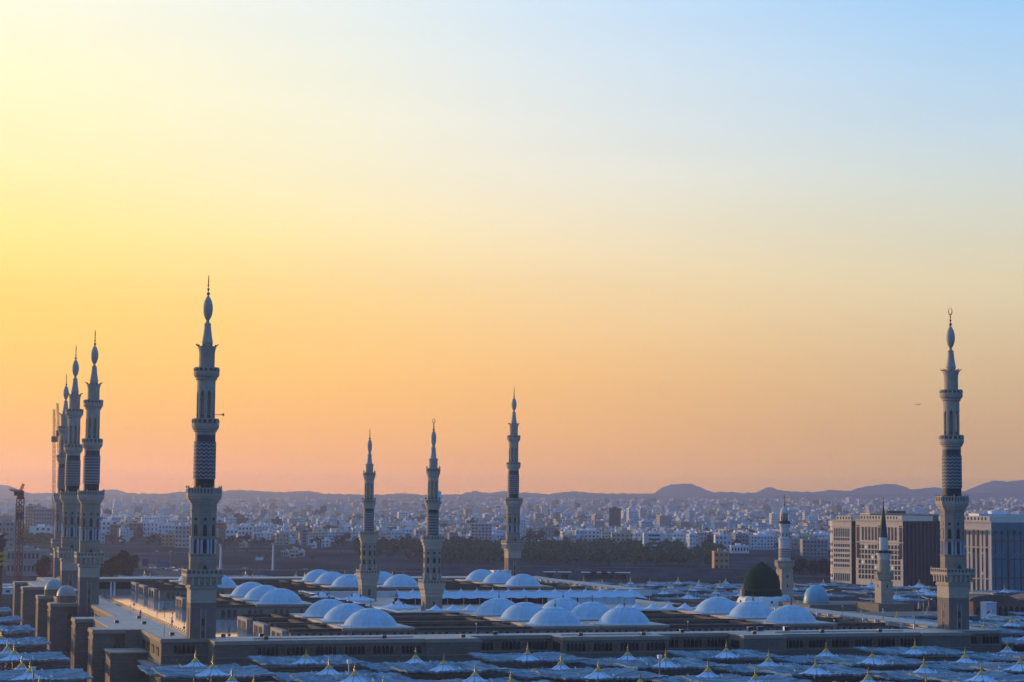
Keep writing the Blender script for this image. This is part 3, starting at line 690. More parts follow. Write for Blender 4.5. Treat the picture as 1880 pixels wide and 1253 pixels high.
# north gallery
ng = P_('outer_wall', M['wall'], (-10.6, -2.0, 3.0, 424, -6, 9.0), (-10.3, -2.0, 3.001, 423.9, 9.0, 9.75))
P_('roof', M['roof_lt'], (-10.25, -2.1, 2.95, 423.5, 9.75, 9.92), parent=ng)
P_('cornice', M['wall_trim'], (-10.9, -10.3, -4.2, 35.9, 9.05, 9.5), (-10.9, -10.3, 99.1, 178, 9.05, 9.5), (-10.9, -10.3, 248, 322, 9.05, 9.5), (-10.75, -10.3, -4.2, 35.9, 9.5, 10.0), (-10.75, -10.3, 99.1, 178, 9.5, 10.0), (-10.8, -10.3, -4, 36, 3.2, 3.6), (-10.8, -10.3, 99, 178, 3.2, 3.6), parent=ng)
P_('parapet', M['roof_tan'], (-2.3, -1.85, 3.0, 424, 9.92, 10.2), parent=ng)
for e in (3, 12, 21, 30): inst(WIN5, 'window', ms, (-10.66, e, 5.4 + D), -pi / 2)
for e in range(106, 176, 10): inst(WIN5, 'window', ms, (-10.66, e, 5.4 + D), -pi / 2)
P_('ledge', M['roof_tan'], (-13.5, -10.6, -2, 27, 2.4, 2.9), parent=ng)
# bird spikes of the terrace edge: a low railing of brackets
mb = MB()
for k in range(105):
    e = 6 + k * 4.0; mb.bar((-1.9, e, 9.9 + D), (-1.3, e + .1, 10.75 + D), .14, 4); mb.bar((-1.4, e, 10.7 + D), (-1.6, e + .9, 10.55 + D), .14, 4)
mb.bar((-1.7, 4, 10.3 + D), (-1.7, 422, 10.3 + D), .06, 4)
mb.build('edge_floodlights', M['metal_dark'], ng)
# gates of the north side
def gate(e0, e1, depth, domes=()):
    gp = P_('gate_block', M['wall'], (-depth + 5, -10.6, e0, e1, -6, 9.75), (-depth, -depth + 8.5, e0, e0 + 11.5, -6, 9.3), (-depth, -depth + 8.5, e1 - 11.5, e1, -6, 9.3))
    P_('roof', M['roof_lt'], (-depth + 5.2, -10.3, e0 + .2, e1 - .2, 9.75, 9.95), (-depth + .2, -depth + 8.3, e0 + .2, e0 + 11.3, 9.76, 9.94), (-depth + .2, -depth + 8.3, e1 - 11.3, e1 - .2, 9.76, 9.94), parent=gp)
    for a, b in ((e0, e0 + 11.5), (e1 - 11.5, e1)):
        bx = [(-depth - .35, -depth + 8.8, a - .35, a + .02, 8.9, 9.35), (-depth - .35, -depth + .02, a + .021, b + .35, 8.9, 9.35), (-depth - .2, -depth + 8.7, a - .2, a + .0, 9.35, 9.97), (-depth - .2, -depth + .0, a + .001, b + .2, 9.35, 9.97),
               (-depth - .25, -depth + .02, a - .2, b + .2, 7.2, 7.5)]
        bx += [(-depth - .15, -depth + .02, a + 1.0, a + 2.2, -5, 7.2), (-depth - .15, -depth + .02, b - 2.2, b - 1, -5, 7.2)]
        P_('cornice', M['wall_trim'], *bx, parent=gp)
    mb = MB(); mb.arch(11, 13, .6, o=(0, 0, 0)); mb.build('portal', M['dark'], gp, loc=(-depth + 4.9, (e0 + e1) / 2, .1), rz=-pi / 2)
    inst(arch_mesh(2.0, 2.2), 'window', ms, (-depth + 6.5, e0 - .05, 4.6 + D), 0)
    return gp
g1 = gate(36.2, 99, 23.6); g2 = gate(180, 247, 23.4); g3 = gate(315, 378, 23.6)
P_('annex', M['wall'], (-20.5, -10.61, 21, 36.19, -6, 4.6)); P_('annex_roof', M['roof_tan'], (-20.8, -10.62, 20.8, 36.0, 4.6, 4.95))
for (s, e, r, m_, z0) in [(-17.6, 188, 3.3, 'dome_teal', 12.2), (-17.6, 241, 3.3, 'dome_teal', 12.2)]:
    mb = MB(); mb.lathe([(r * 1.05, 9.8 + D), (r * 1.05, z0 - .3 + D), (r * 1.12, z0 - .2 + D), (r * 1.12, z0 + D), (r, z0 + D)], 16); dr = mb.build('gate_drum', M['wall'], ms, loc=(s, e, 0))
    mb = MB(); mb.lathe([(r * cos(pi / 2 * j / 10), z0 + r * 1.12 * sin(pi / 2 * j / 10) + D) for j in range(11)], 24, cap=False); mb.build('gate_dome', M[m_], ms, loc=(s, e, 0), smooth_=True)
mb = MB()
for k in range(7):
    yy = -9 + k * 3
    for j in range(12):
        a0, a1 = pi * j / 12, pi * (j + 1) / 12
        for rr, w in ((3.4, 1.5), (3.7, .45)):
            mb.quad((-rr * cos(a0), yy - w, 9.9 + rr * sin(a0) + D), (-rr * cos(a1), yy - w, 9.9 + rr * sin(a1) + D), (-rr * cos(a1), yy + w, 9.9 + rr * sin(a1) + D), (-rr * cos(a0), yy + w, 9.9 + rr * sin(a0) + D))
mb.build('ribbed_vault', M['dome'], ms, loc=(-12.5, 214, 0))
# east and south galleries seen across the terrace
eg = P_('outer_wall', M['wall'], (-1.99, 232, 404, 423.9, 8.4, 9.75), (-1.99, 232, 414, 423.9, -6, 8.4))
P_('roof', M['roof_lt'], (-1.8, 232, 403.6, 424.2, 9.76, 9.96), parent=eg)
pr_ = []
for k in range(17): pr_ += [(8 + k * 13, 8.7 + k * 13, 404.2, 404.9, 5.2, 8.4), (9.6 + k * 13, 10.3 + k * 13, 404.2, 404.9, 5.2, 8.4)]
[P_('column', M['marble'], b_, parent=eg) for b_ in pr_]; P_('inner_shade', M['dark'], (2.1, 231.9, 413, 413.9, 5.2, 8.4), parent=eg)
for e0, e1 in ((3.0, 128.0), (272, 404)):
    sg = P_('outer_wall', M['wall'], (216, 231, e0, e1, 8.6, 9.75), (224, 231, e0, e1, -6, 8.6))
    P_('roof', M['roof_lt'], (217.6, 230.8, e0 + .2, e1 - .1, 9.75, 9.93), parent=sg)
    P_('ledge', M['roof_tan'], (215.4, 217.4, e0, e1, 9.75, 10.3), parent=sg); P_('ledge', M['roof_tan'], (214.6, 215.4, e0, e1, 9.2, 9.6), parent=sg)
    bx = []; n = int((e1 - e0) / 8)
    for k in range(n): bx.append((216.2, 216.9, e0 + 4 + 8 * k, e0 + 5 + 8 * k, 5.2, 8.6)); bx.append((214.4, 215.6, e0 + 3.6 + 8 * k, e0 + 4.0 + 8 * k, 9.0, 10.5))
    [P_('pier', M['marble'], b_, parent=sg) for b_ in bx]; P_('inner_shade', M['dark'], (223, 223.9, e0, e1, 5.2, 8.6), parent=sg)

# raised roof halls carrying the domes
HALLS = [(27, 212, 25.5, 106.5, [54.1, 109.5, 131.2, 185.6], [38, 65.7, 93.2]), (27, 82, 158.5, 241, [54.1], [171, 200, 228]), (27, 212, 293.5, 381, [54.4, 110, 132.5, 187.2], [307, 340.2, 368.2])]
arc = MB()
for k in range(3): arc.arch(1.1, 2.9, .3, o=((k - 1) * 2.0, 0, 0))
ARC = arc.mesh('window', M['glass'])
ar2 = MB()
for k in range(4): ar2.box((k - 1.5) * 2.0 - .35, (k - 1.5) * 2.0 + .35, -.15, .15, 0, .75); ar2.box((k - 1.5) * 2.0 - .35, (k - 1.5) * 2.0 + .35, -.15, .15, 1.0, 1.75)
AR2 = ar2.mesh('window', M['glass'])
slab = MB(); slab.lathe([(9.6 * S2, 0), (10.2 * S2, .25), (10.4 * S2, .8), (10.4 * S2, 1.1), (9.8 * S2, 1.18)], 4, q); SLAB = slab.mesh('dome_slab', M['roof_lt'])
m_ = M['dome']; n_ = m_.node_tree.nodes; b_ = n_['Principled BSDF']; old_ = b_.inputs['Base Color'].links[0].from_socket
tcn = n_.new('ShaderNodeTexCoord'); sx_ = n_.new('ShaderNodeSeparateXYZ'); m_.node_tree.links.new(tcn.outputs['Object'], sx_.inputs[0])
fa_ = mnode(m_, 'ABSOLUTE', mnode(m_, 'SUBTRACT', mnode(m_, 'FRACT', mnode(m_, 'MULTIPLY', mnode(m_, 'ARCTAN2', sx_.outputs[1], sx_.outputs[0]), 24 / (2 * pi))), .5))
fz_ = mnode(m_, 'ABSOLUTE', mnode(m_, 'SUBTRACT', mnode(m_, 'FRACT', mnode(m_, 'MULTIPLY', sx_.outputs[2], .9)), .5))
se_ = mnode(m_, 'MULTIPLY', mnode(m_, 'ADD', mnode(m_, 'GREATER_THAN', fa_, .47), mnode(m_, 'GREATER_THAN', fz_, .47)), .22)
mx_ = n_.new('ShaderNodeMix'); mx_.data_type = 'RGBA'; m_.node_tree.links.new(se_, mx_.inputs[0]); m_.node_tree.links.new(old_, mx_.inputs[6]); mx_.inputs[7].default_value = (.15, .22, .28, 1)
m_.node_tree.links.new(mx_.outputs[2], b_.inputs['Base Color'])
dm = MB(); Rb = 7.75; Hh = 4.75; RS = (Rb * Rb + Hh * Hh) / (2 * Hh) * .985; AM_ = math.acos(1 - Hh / RS)
dprof = [(8.6, 0), (8.5, .18), (7.95, .3)] + [(RS * sin(a), .35 + Hh - RS + RS * cos(a)) for a in [AM_ * (1 - j / 16) for j in range(16)]] + [(.01, .35 + Hh)]
dm.lathe(dprof, 40, cap=False); DOME = dm.mesh('dome_shell', M['dome'], True)
df = MB(); df.lathe([(.35, 4.95), (.35, 5.25), (.12, 5.35), (.3, 5.7), (.08, 6.0), (.07, 6.5), (.2, 6.75), (.05, 7.0), (0, 7.8)], 8); DFIN = df.mesh('finial', M['brass_dark'])
M['dome_mark'] = mat('dome_mark', (.30, .46, .50), .5)
dk = MB()
for k in range(12):
    a = 2 * pi * k / 12
    for (dr, da) in ((0, 0), (.55, .09), (.55, -.09), (1.1, 0)):
        rr = 3.0 + dr * .9; aa = a + da; zz = 0
        x, y = rr * cos(aa), rr * sin(aa); i = len(dk.v)
        for (u, v) in ((-.28, 0), (0, -.28), (.28, 0), (0, .28)):
            xx, yy = x + u * cos(aa) - v * sin(aa), y + u * sin(aa) + v * cos(aa); r2 = math.hypot(xx, yy)
            dk.v.append((xx, yy, .38 + Hh - RS + sqrt(RS * RS - r2 * r2)))
        dk.f.append((i, i + 1, i + 2, i + 3))
DMARK = dk.mesh('star_ornament', M['dome_mark'])
for hs0, hs1, he0, he1, cols, rows in HALLS:
    hall = P_('roof_hall', M['wall'], (hs0 + 1.6, hs1, he0, he1, 5.2, 9.15))
    top = P_('hall_roof', M['roof_brn'], (hs0 + 1.4, hs1 + .2, he0 - .2, he1 + .2, 9.15, 9.3), parent=hall)
    pav = []; bx = []; tan = []
    for e in rows:
        pav.append((hs0, hs0 + 1.6, e - 8.4, e + 8.4, 5.2, 9.6))
        inst(ARC, 'window', ms, (hs0 - .02, e - 3.7, 5.9 + D), -pi / 2); inst(ARC, 'window', ms, (hs0 - .02, e + 3.7, 5.9 + D), -pi / 2)
        for c0, c1 in zip([hs0 + 1.5] + [c + 10.6 for c in cols], [c - 10.6 for c in cols] + [hs1]):
            if c1 - c0 < 6: continue
            # low kerbs round the roof wells beside each dome, tan coping on top
            bx += [(c0, c1, e - 10.2, e - 9.4, 9.3, 10.0), (c0, c1, e + 9.4, e + 10.2, 9.3, 10.0)]
            tan += [(c0 + .01, c1 - .01, e - 10.3, e - 9.3, 10.0, 10.12), (c0 + .01, c1 - .01, e + 9.3, e + 10.3, 10.0, 10.12)]
            if c1 - c0 > 14:
                tan += [(c1 - 6.0, c1 - 4.4, e - 9.29, e + 9.29, 9.3, 10.1)]
    [P_('pavilion_wall', M['wall_trim'], b_, parent=hall) for b_ in pav]; [P_('kerb', M['roof_brn'], b_, parent=hall) for b_ in bx]; [P_('coping', M['coping'], b_, parent=hall) for b_ in tan]; 
    n = int((hs1 - hs0 - 4) / 9)
    for k in range(n): inst(ARC if he0 > 150 else AR2, 'window', ms, (hs0 + 7 + k * 9, he0 - .04, (5.9 if he0 > 150 else 7.2) + D), 0)
    for c in cols:
        for e in rows:
            d = inst(DOME, 'dome', ms, (c, e, 10.1 + D)); inst(SLAB, 'dome_slab', d, (0, 0, -1.0)); inst(DFIN, 'finial', d); inst(DMARK, 'star_ornament', d)
for (s0, s1, e) in [(12, 54, -9.5), (95, 121, -9), (158, 198, -8.5)]:
    mb = MB(); mb.bar((s0, e, 10.15 + D), (s1, e, 10.15 + D), .16, 6)
    for k in range(int((s1 - s0) / 4)): mb.box(s0 + 2 + 4 * k, s0 + 2.2 + 4 * k, e - .2, e + .2, 9.9 + D, 10.1 + D)
    mb.build('roof_pipe', M['metal'], ms)
# cooling units and boxes standing on the west roof edge
def rooftop(name, cat, label, s, e, z, parts):
    T = thing(name, label, cat, at_site(s, e, z), ANG)
    for nm, m_, bxs in parts:
        mb = MB()
        for b in bxs: mb.box(*b)
        mb.build(nm, m_, T)
    return T

# ------------------------------------------------------------------ old prayer hall with the green dome
oh = thing('old_prayer_hall', 'older prayer hall beyond the white domes carrying the green dome', 'prayer hall', at_site(84, 118), ANG)
def H_(name, m, *boxes, parent=None):
    mb = MB()
    for b in boxes: mb.box(b[0] - 84, b[1] - 84, b[2] - 118, b[3] - 118, b[4] + D, b[5] + D)
    return mb.build(name, m, parent or oh)
H_('wall', M['wall'], (84, 215, 118, 272, -6, 7.0), (215.01, 302, 118, 272, -6, 4.4), (84, 212, 117.4, 119, 7.0, 9.3), (83, 84.6, 119.01, 281, 5.2, 9.2))
H_('roof', M['roof_lt'], (84.2, 215, 119.1, 271.8, 7.0, 7.2), (215.01, 301.8, 119.1, 271.8, 4.4, 4.6))
H_('west_eave', M['roof_tan'], (88, 214, 107, 117.3, 7.6, 7.9), *[(88 + 11 * k, 88.8 + 11 * k, 107, 117.3, 7.91, 8.3) for k in range(12)])
H_('parapet', M['marble'], (84.7, 232, 268.5, 269.6, 7.2, 9.7), (84, 212, 117.0, 119.4, 9.3, 9.75), (82.9, 84.8, 119.02, 281, 9.2, 9.5))
H_('pierced_ledge', M['roof_tan'], *[(82.2, 82.95, 125 + 7 * k, 129 + 7 * k, 8.0, 8.7) for k in range(22)])
H_('raised_roof', M['roof_brn'], (205, 214.8, 150, 180, 7.2, 8.3), (228, 250, 150, 180, 4.6, 6.2), (240, 256, 236, 268, 4.6, 5.8))
gd = Vector((103.2, 810)); rel = (gd.x - O_X, gd.y - O_Y)
gs, ge = rel[0] * ES[0] + rel[1] * ES[1], rel[0] * EE[0] + rel[1] * EE[1]
GD = (gs - 84, ge - 118, 0)
mb = MB(); mb.lathe([(10.8, 4.4 + D), (10.7, 5.4 + D), (9.6, 7.9 + D), (8.5, 8.9 + D)], 8, pi / 8); dr = mb.build('white_drum', M['white'], oh, loc=GD)
for k in range(8):
    a = k * pi / 4; inst(arch_mesh(1.0, 1.1) if k % 2 else round_mesh(.5), 'window', dr, (9.55 * sin(a), -9.55 * cos(a), 6.6 + D), a)
mb = MB(); pr = [(8.3, 8.9), (8.35, 9.6), (8.05, 9.9), (8.05, 11.2), (7.75, 11.5), (7.4, 12.0)]
pr += [(7.45, 12.4), (7.45, 13.6), (7.3, 15.0), (6.9, 16.4), (6.25, 17.7), (5.35, 18.9), (4.3, 19.9), (3.1, 20.8), (1.95, 21.6), (.9, 22.3), (.2, 22.8)]
mb.lathe([(r, z + D) for r, z in pr], 40); gdm = mb.build('green_dome', M['dome_green'], oh, loc=GD, auto=35)
mb = MB(); mb.lathe([(.2, 22.2 + D), (.4, 22.6 + D), (.1, 22.9 + D), (.25, 23.3 + D), (.05, 23.6 + D), (0, 24.6 + D)], 8); mb.build('finial', M['gold'], gdm)
mb = MB(); mb.box(-9.4, -7.9, -1, 1, 8.6 + D, 11.4 + D); mb.build('ladder_box', M['cream'], gdm, rz=.0)
def small_dome(x, y, r, z0, hgt, m_, nm):
    rx, ry = x - O_X, y - O_Y; s_, e_ = rx * ES[0] + ry * ES[1], rx * EE[0] + ry * EE[1]
    mb = MB(); mb.lathe([(r * 1.04, min(z0, 7.0) - .3 + D), (r * 1.04, z0 + D)] + [(r * cos(pi / 2 * j / 12) ** .9 if j < 12 else .01, z0 + hgt * sin(pi / 2 * j / 12) + D) for j in range(13)], 32, cap=False)
    o = mb.build(nm, m_, oh, loc=(s_ - 84, e_ - 118, 0), auto=35)
    f = MB(); f.lathe([(.25, z0 + hgt - .1 + D), (.3, z0 + hgt + .3 + D), (.05, z0 + hgt + .6 + D), (0, z0 + hgt + 1.5 + D)], 8); f.build('finial', M['gold'], o)
small_dome(121.5, 785, 4.95, 8.2, 6.1, M['dome_blue'], 'silver_dome'); small_dome(111.5, 800, 2.0, 7.4, 2.4, M['dome'], 'little_dome')
H_('south_block', M['wall'], (236, 300, 119.2, 148, 4.6, 6.6), (283, 298, 164, 182, 4.6, 8.6), (266, 300, 188, 216, 4.6, 7.2))

# tents over the court
def peaked(name, label, s, e, w, d, z0, z1, group, cat='tent'):
    T = thing(name, label, cat, at_site(s, e, z0), ANG, group); mb = MB(); n = 10; hh = z1 - z0
    for j in range(n + 1):
        for i in range(n + 1):
            u, v = 2 * i / n - 1, 2 * j / n - 1; r = max(abs(u), abs(v)); r2 = min(1, math.hypot(u, v))
            z = hh * (1 - r2) ** 1.5 + .22 * (abs(u) * abs(v)) - .16 * (r > .99) * (1 - abs(u) * abs(v))
            mb.v.append((u * w / 2, v * d / 2, z + .25))
    for j in range(n):
        for i in range(n): a = j * (n + 1) + i; mb.f.append((a, a + 1, a + n + 2, a + n + 1))
    mb.build('membrane', M['tent'], T, smooth_=True)
    p = MB(); p.lathe([(.06, hh), (.1, hh + .3), (.05, hh + .5), (0, hh + .9)], 6); p.build('finial', M['gold'], T)
    for a, b in ((-1, -1), (1, -1), (1, 1), (-1, 1)):
        p = MB(); p.bar((a * w * .48, b * d * .48, -2.4), (a * w * .48, b * d * .48, .35), .09); p.build('post', M['metal'], T)
    return T
ORD = ['first', 'second', 'third', 'fourth', 'fifth', 'sixth', 'seventh', 'eighth', 'ninth', 'tenth', 'eleventh', 'twelfth', 'thirteenth', 'fourteenth', 'fifteenth', 'sixteenth', 'seventeenth', 'eighteenth', 'nineteenth', 'twentieth']
for k in range(18):
    peaked('peaked_tent', 'small white peaked tent, %s from the left in the front row before the long awning' % ORD[k], 96.5 + 5.95 * k, 121.8, 5.7, 5.9, 9.6, 11.6, 'row of small white peaked tents')
for (s, e, lab) in [(79, 217, 'large white court umbrella left of the slim minarets, farther of three'), (89.5, 207, 'large white court umbrella close in front of the left slim minaret'), (91, 150, 'large white court umbrella lowest of three, nearest the white domes')]:
    T = thing('court_umbrella', lab, 'umbrella', at_site(s, e, 5.2), ANG, 'large white court umbrellas'); mb = MB(); n = 24; rings = [(.3, 6.6), (1.0, 6.0), (2.2, 5.45), (3.6, 4.95), (5.2, 4.45), (6.7, 4.15), (6.8, 3.7)]
    for r, z in rings:
        for k in range(n):
            a = 2 * pi * k / n; rr = r * (1 + .05 * cos(4 * a)); mb.v.append((rr * cos(a), rr * sin(a), z + .18 * cos(8 * a) * r / 6))
    for j in range(len(rings) - 1):
        for k in range(n): k2 = (k + 1) % n; mb.f.append((j * n + k, j * n + k2, (j + 1) * n + k2, (j + 1) * n + k))
    mb.build('canopy', M['tent'], T, smooth_=True)
    p = MB(); p.lathe([(.3, -1), (.3, 6.5), (.35, 6.9), (.1, 7.2), (0, 7.8)], 8); p.build('mast', M['metal'], T)
    p = MB()
    for k in range(4): a = k * pi / 2 + .6; p.lathe([(.4, 5.4), (.3, 5.9), (0, 6.2)], 6, cx=2.3 * cos(a), cy=2.3 * sin(a))
    p.build('lamp_cluster', M['metal_dark'], T)
# long scalloped awning
aw = thing('long_awning', 'long white scalloped awning with a line of peaks running behind the slim minarets', 'awning', at_site(106, 207, 7.2), ANG); mb = MB(); NP = 15; SP = 6.3; sub = 10; N = NP * sub
prof = [(0, 2.55), (1.0, 3.1), (2.2, 3.9), (3.4, 4.9), (4.0, 5.7), (4.8, 4.8), (6.2, 3.8), (8, 2.7)]
for i in range(N + 1):
    u = i / sub; c = cos(2 * pi * u); pk = max(0, c) ** 3
    for y, z in prof:
        f = max(0, 1 - abs(y - 4.0) / 3.2)
        zz = z - (1 - pk) * 1.15 * f - (.30 * (.5 - .5 * c) if y < .1 or y > 7.9 else 0)
        mb.v.append((u * SP, y, zz))
m_ = len(prof)
for i in range(N):
    for j in range(m_ - 1): a = i * m_ + j; mb.f.append((a, a + m_, a + m_ + 1, a + 1))
mb.build('membrane', M['tent'], aw, smooth_=True)
mb = MB(); i = 0
mb.v += [(N / sub * SP, y, z) for y, z in prof] + [(N / sub * SP + 7, 3.5, 1.6)]
for j in range(m_ - 1): mb.f.append((j, j + 1, m_))
mb.build('end_slope', M['tent'], aw)
for a, b in ((0, 4), (9.3, 11.2), (11.3, 15)):
    mb = MB(); nn = int((b - a) * 8)
    for i in range(nn + 1):
        x = (a + (b - a) * i / nn) * SP; yy = .35 + .12 * sin(i * 1.9); mb.v += [(x, yy, -.0), (x, yy, 2.4)]
    for i in range(nn): mb.f.append((2 * i, 2 * i + 2, 2 * i + 3, 2 * i + 1))
    if (a, b) != (0, 4): mb.build('side_curtain', M['tent'], aw)
for k in range(0, 16):
    p = MB(); p.lathe([(.13, 0), (.1, 2.4)], 6); p.build('post', M['marble'], aw, loc=(k * SP, .1, 0))
p = MB()
for k in range(NP): p.lathe([(.06, 5.6), (.12, 5.9), (.03, 6.2), (0, 6.6)], 6, cx=k * SP, cy=4.0)
p.build('peak_caps', M['white'], aw)
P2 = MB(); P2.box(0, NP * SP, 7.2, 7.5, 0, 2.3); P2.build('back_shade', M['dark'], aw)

# ------------------------------------------------------------------ piazza umbrellas
def canopy_mesh(half, lift, seed):
    rnd = random.Random(seed); mb = MB(); n = 128
    th = [2 * pi * k / n for k in range(n)]
    def Rb(a): return half / max(abs(cos(a)), abs(sin(a)))
    rings = [('r', .6, 1.85), ('r', 1.2, 1.35), ('r', 2.0, .82), ('r', 3.0, .34), ('r', 4.2, .0), ('t', .32, .0), ('t', .45, .0), ('t', .6, .0), ('t', .75, .0), ('t', .88, 0), ('t', 1.0, 0), ('e', 1.0, -.42)]
    ph = [rnd.uniform(-1, 1) for _ in range(n)]
    for kind, v, h in rings:
        for k, a in enumerate(th):
            R_ = Rb(a); r = v if kind == 'r' else v * R_
            if kind == 'r': z = h + .06 * (k % 2) * (v > 1)
            else:
                arm = abs(cos(4 * a)); tt = (v - .25)
                z = h + lift * tt + .30 * tt * (arm - .5) + (.13 if k % 2 else -.13) * tt + .10 * ph[k] * tt
                z += .16 * sin(r * .9 + ph[k // 8] * 2) * tt
            mb.v.append((r * cos(a), r * sin(a), z))
    for j in range(len(rings) - 1):
        for k in range(n): k2 = (k + 1) % n; mb.f.append((j * n + k, j * n + k2, (j + 1) * n + k2, (j + 1) * n + k))
    me = mb.mesh('canopy', M['fabric']); me.materials.append(M['fabric_white'])
    for i, p in enumerate(me.polygons):
        if i < 4 * n and not (i % 16 in (7, 8)): p.material_index = 1
        elif i < 4 * n: p.material_index = 0
    return me
CAN = [[canopy_mesh(12.3, 1.5, 1), canopy_mesh(12.3, 1.3, 2), canopy_mesh(12.3, 1.6, 3)], [canopy_mesh(12.3, -.25, 4), canopy_mesh(12.3, -.4, 5), canopy_mesh(12.3, -.1, 6)]]
fm = MB(); fm.lathe([(1.05, 0), (.95, .1), (.6, .45), (.34, .8), (.16, .92), (.13, 1.1), (.30, 1.25), (.28, 1.42), (.10, 1.55), (.20, 1.72), (.18, 1.9), (.07, 2.0), (.13, 2.2), (.04, 2.45), (0, 3.0)], 12); UFIN = fm.mesh('finial', M['gold'])
mm = MB(); mm.lathe([(.75, 0), (.75, 3.2), (.5, 3.4), (.42, 11.5)], 12); UMAST = mm.mesh('mast', M['marble'])
arm = MB()
for k in range(8):
    a = k * pi / 4; R_ = 12.3 / max(abs(cos(a)), abs(sin(a))); arm.bar((.4 * cos(a), .4 * sin(a), 10.4), (R_ * cos(a), R_ * sin(a), 11.9), .1, 4)
UARM = arm.mesh('arms', M['metal'])
fl = MB(); fl.v = [(-.5, 0, 0), (.5, 0, 0), (.12, .6, .75), (-.12, .6, .75), (-.5, .15, -.05), (.5, .15, -.05)]; fl.f = [(0, 1, 2, 3), (3, 2, 5, 4)]; UFLAP = fl.mesh('vent_flap', M['white'])
def umbrella(s, e, dz, label, group, v):
    T = thing('shade_umbrella', label, 'umbrella', at_site(s, e), ANG + random.uniform(-.006, .006), group)
    zc = 11.15 + dz * 1.2
    c = inst(CAN[0 if dz > 0 else 1][v], 'canopy', T, (0, 0, zc), (v * 2 + random.randint(0, 3)) * pi / 2)
    inst(UFIN, 'finial', T, (0, 0, zc + 1.68)); m = inst(UMAST, 'mast', T); inst(UARM, 'arms', T, (0, 0, zc - 12.5))
    for k in (0, 1, 2, 3):
        a = k * pi / 2 + .5; inst(UFLAP, 'vent_flap', c, (5.6 * cos(a), 5.6 * sin(a), .1), a + random.uniform(-.3, .3))
    return T
WC = [-6.4, 20.6, 48.2, 77.5, 104.6, 132.2, 161.0, 187.6, 216, 243.5]
WR = [-34.0, -59.8, -85.7, -111.8, -137.5]
rowname = ['row nearest the long west wall', 'second row from the west wall', 'third row from the west wall', 'fourth row from the west wall', 'nearest row at the bottom edge']
for j, e in enumerate(WR):
    ks = [k for k in range(len(WC)) if not (j == 0 and k > 9) and not (j == 4 and k in (0,)) and not (k == 9 and j > 1)]
    for n_, k in enumerate(ks):
        umbrella(WC[k], e, .22 if (j + k) % 2 else -.22, 'gold tipped piazza umbrella, %s from left in the %s' % (ORD[n_], rowname[j]), 'umbrellas in front of the west wall', (j + 2 * k) % 3)
NR = [-120, -93, -65.6, -38.3, -11, 16.4, 43.7, 71, 98.3, 125.6, 153, 180, 207]
for n_, e in enumerate(NR):
    umbrella(-47.3, e, .4 if n_ % 2 == 0 else -.4, 'north side umbrella at the left edge, %s from the bottom of the picture' % ORD[n_], 'umbrellas along the north side', n_ % 3)
SZ = []
for s in (257.3, 284.0, 310.6, 337.2):
    for e in (20, 46.3, 73, 103, 129):
        if s > 250: SZ.append((s, e, 'S'))
for s in (257.8, 283, 309, 335.5):
    for e in (290, 317.5, 345, 372, 398, 425):
        if s < 300 or e > 300: SZ.append((s, e, 'E'))
for s, e in ((352.1, 276), (362, 312.2), (389, 312), (429.2, 311.8), (402, 340), (429.6, 393.5), (402, 393), (375, 393), (456, 311.8)): SZ.append((s, e, 'Q'))
for s in (52, 78.5, 105, 132, 158.5, 185):
    for e in (505, 528): SZ.append((s, e, 'F'))
cnt = {}
rows_ = {}
for s, e, z in SZ: rows_.setdefault((z, e), []).append(s)
zn = {'S': ('beyond the right corner minaret', 'umbrellas south of the mosque'), 'E': ('between far roof and green dome', 'umbrellas on the far piazza'), 'Q': ('below the hotels at right', 'umbrellas below the hotels'), 'F': ('beyond the far white domes', 'umbrellas behind the far domes')}
for s, e, z in SZ:
    es_ = sorted(set(ee_ for (zz, ee_) in rows_ if zz == z)); r_ = es_.index(e); c_ = sorted(rows_[(z, e)]).index(s)
    lab = 'small umbrella %s, %s in its row, %s row back' % (zn[z][0], ORD[c_], ORD[r_])
    umbrella(s, e, .15 if (r_ + c_) % 2 else -.15, lab, zn[z][1], (r_ + c_) % 3)

# light poles between the umbrellas
for s, e, lab in [(22.2, -73.4, 'white lamp pole among umbrellas, left of centre at the bottom'), (97.6, -73.1, 'white lamp pole among umbrellas, right of centre at the bottom'), (-47.6, -79, 'white lamp pole at the lower left corner beside gold tipped umbrellas')]:
    T = thing('light_pole', lab, 'lamp', at_site(s, e), ANG, 'light poles among the umbrellas')
    mb = MB(); mb.lathe([(.4, 0), (.4, 1.2), (.25, 1.4), (.2, 14.8)], 10); mb.build('pole', M['metal'], T)
    mb = MB(); mb.lathe([(.6, 14.7), (.66, 15.3), (.74, 15.35), (.74, 15.5)], 4, q); mb.build('lamp_head', M['white'], T)
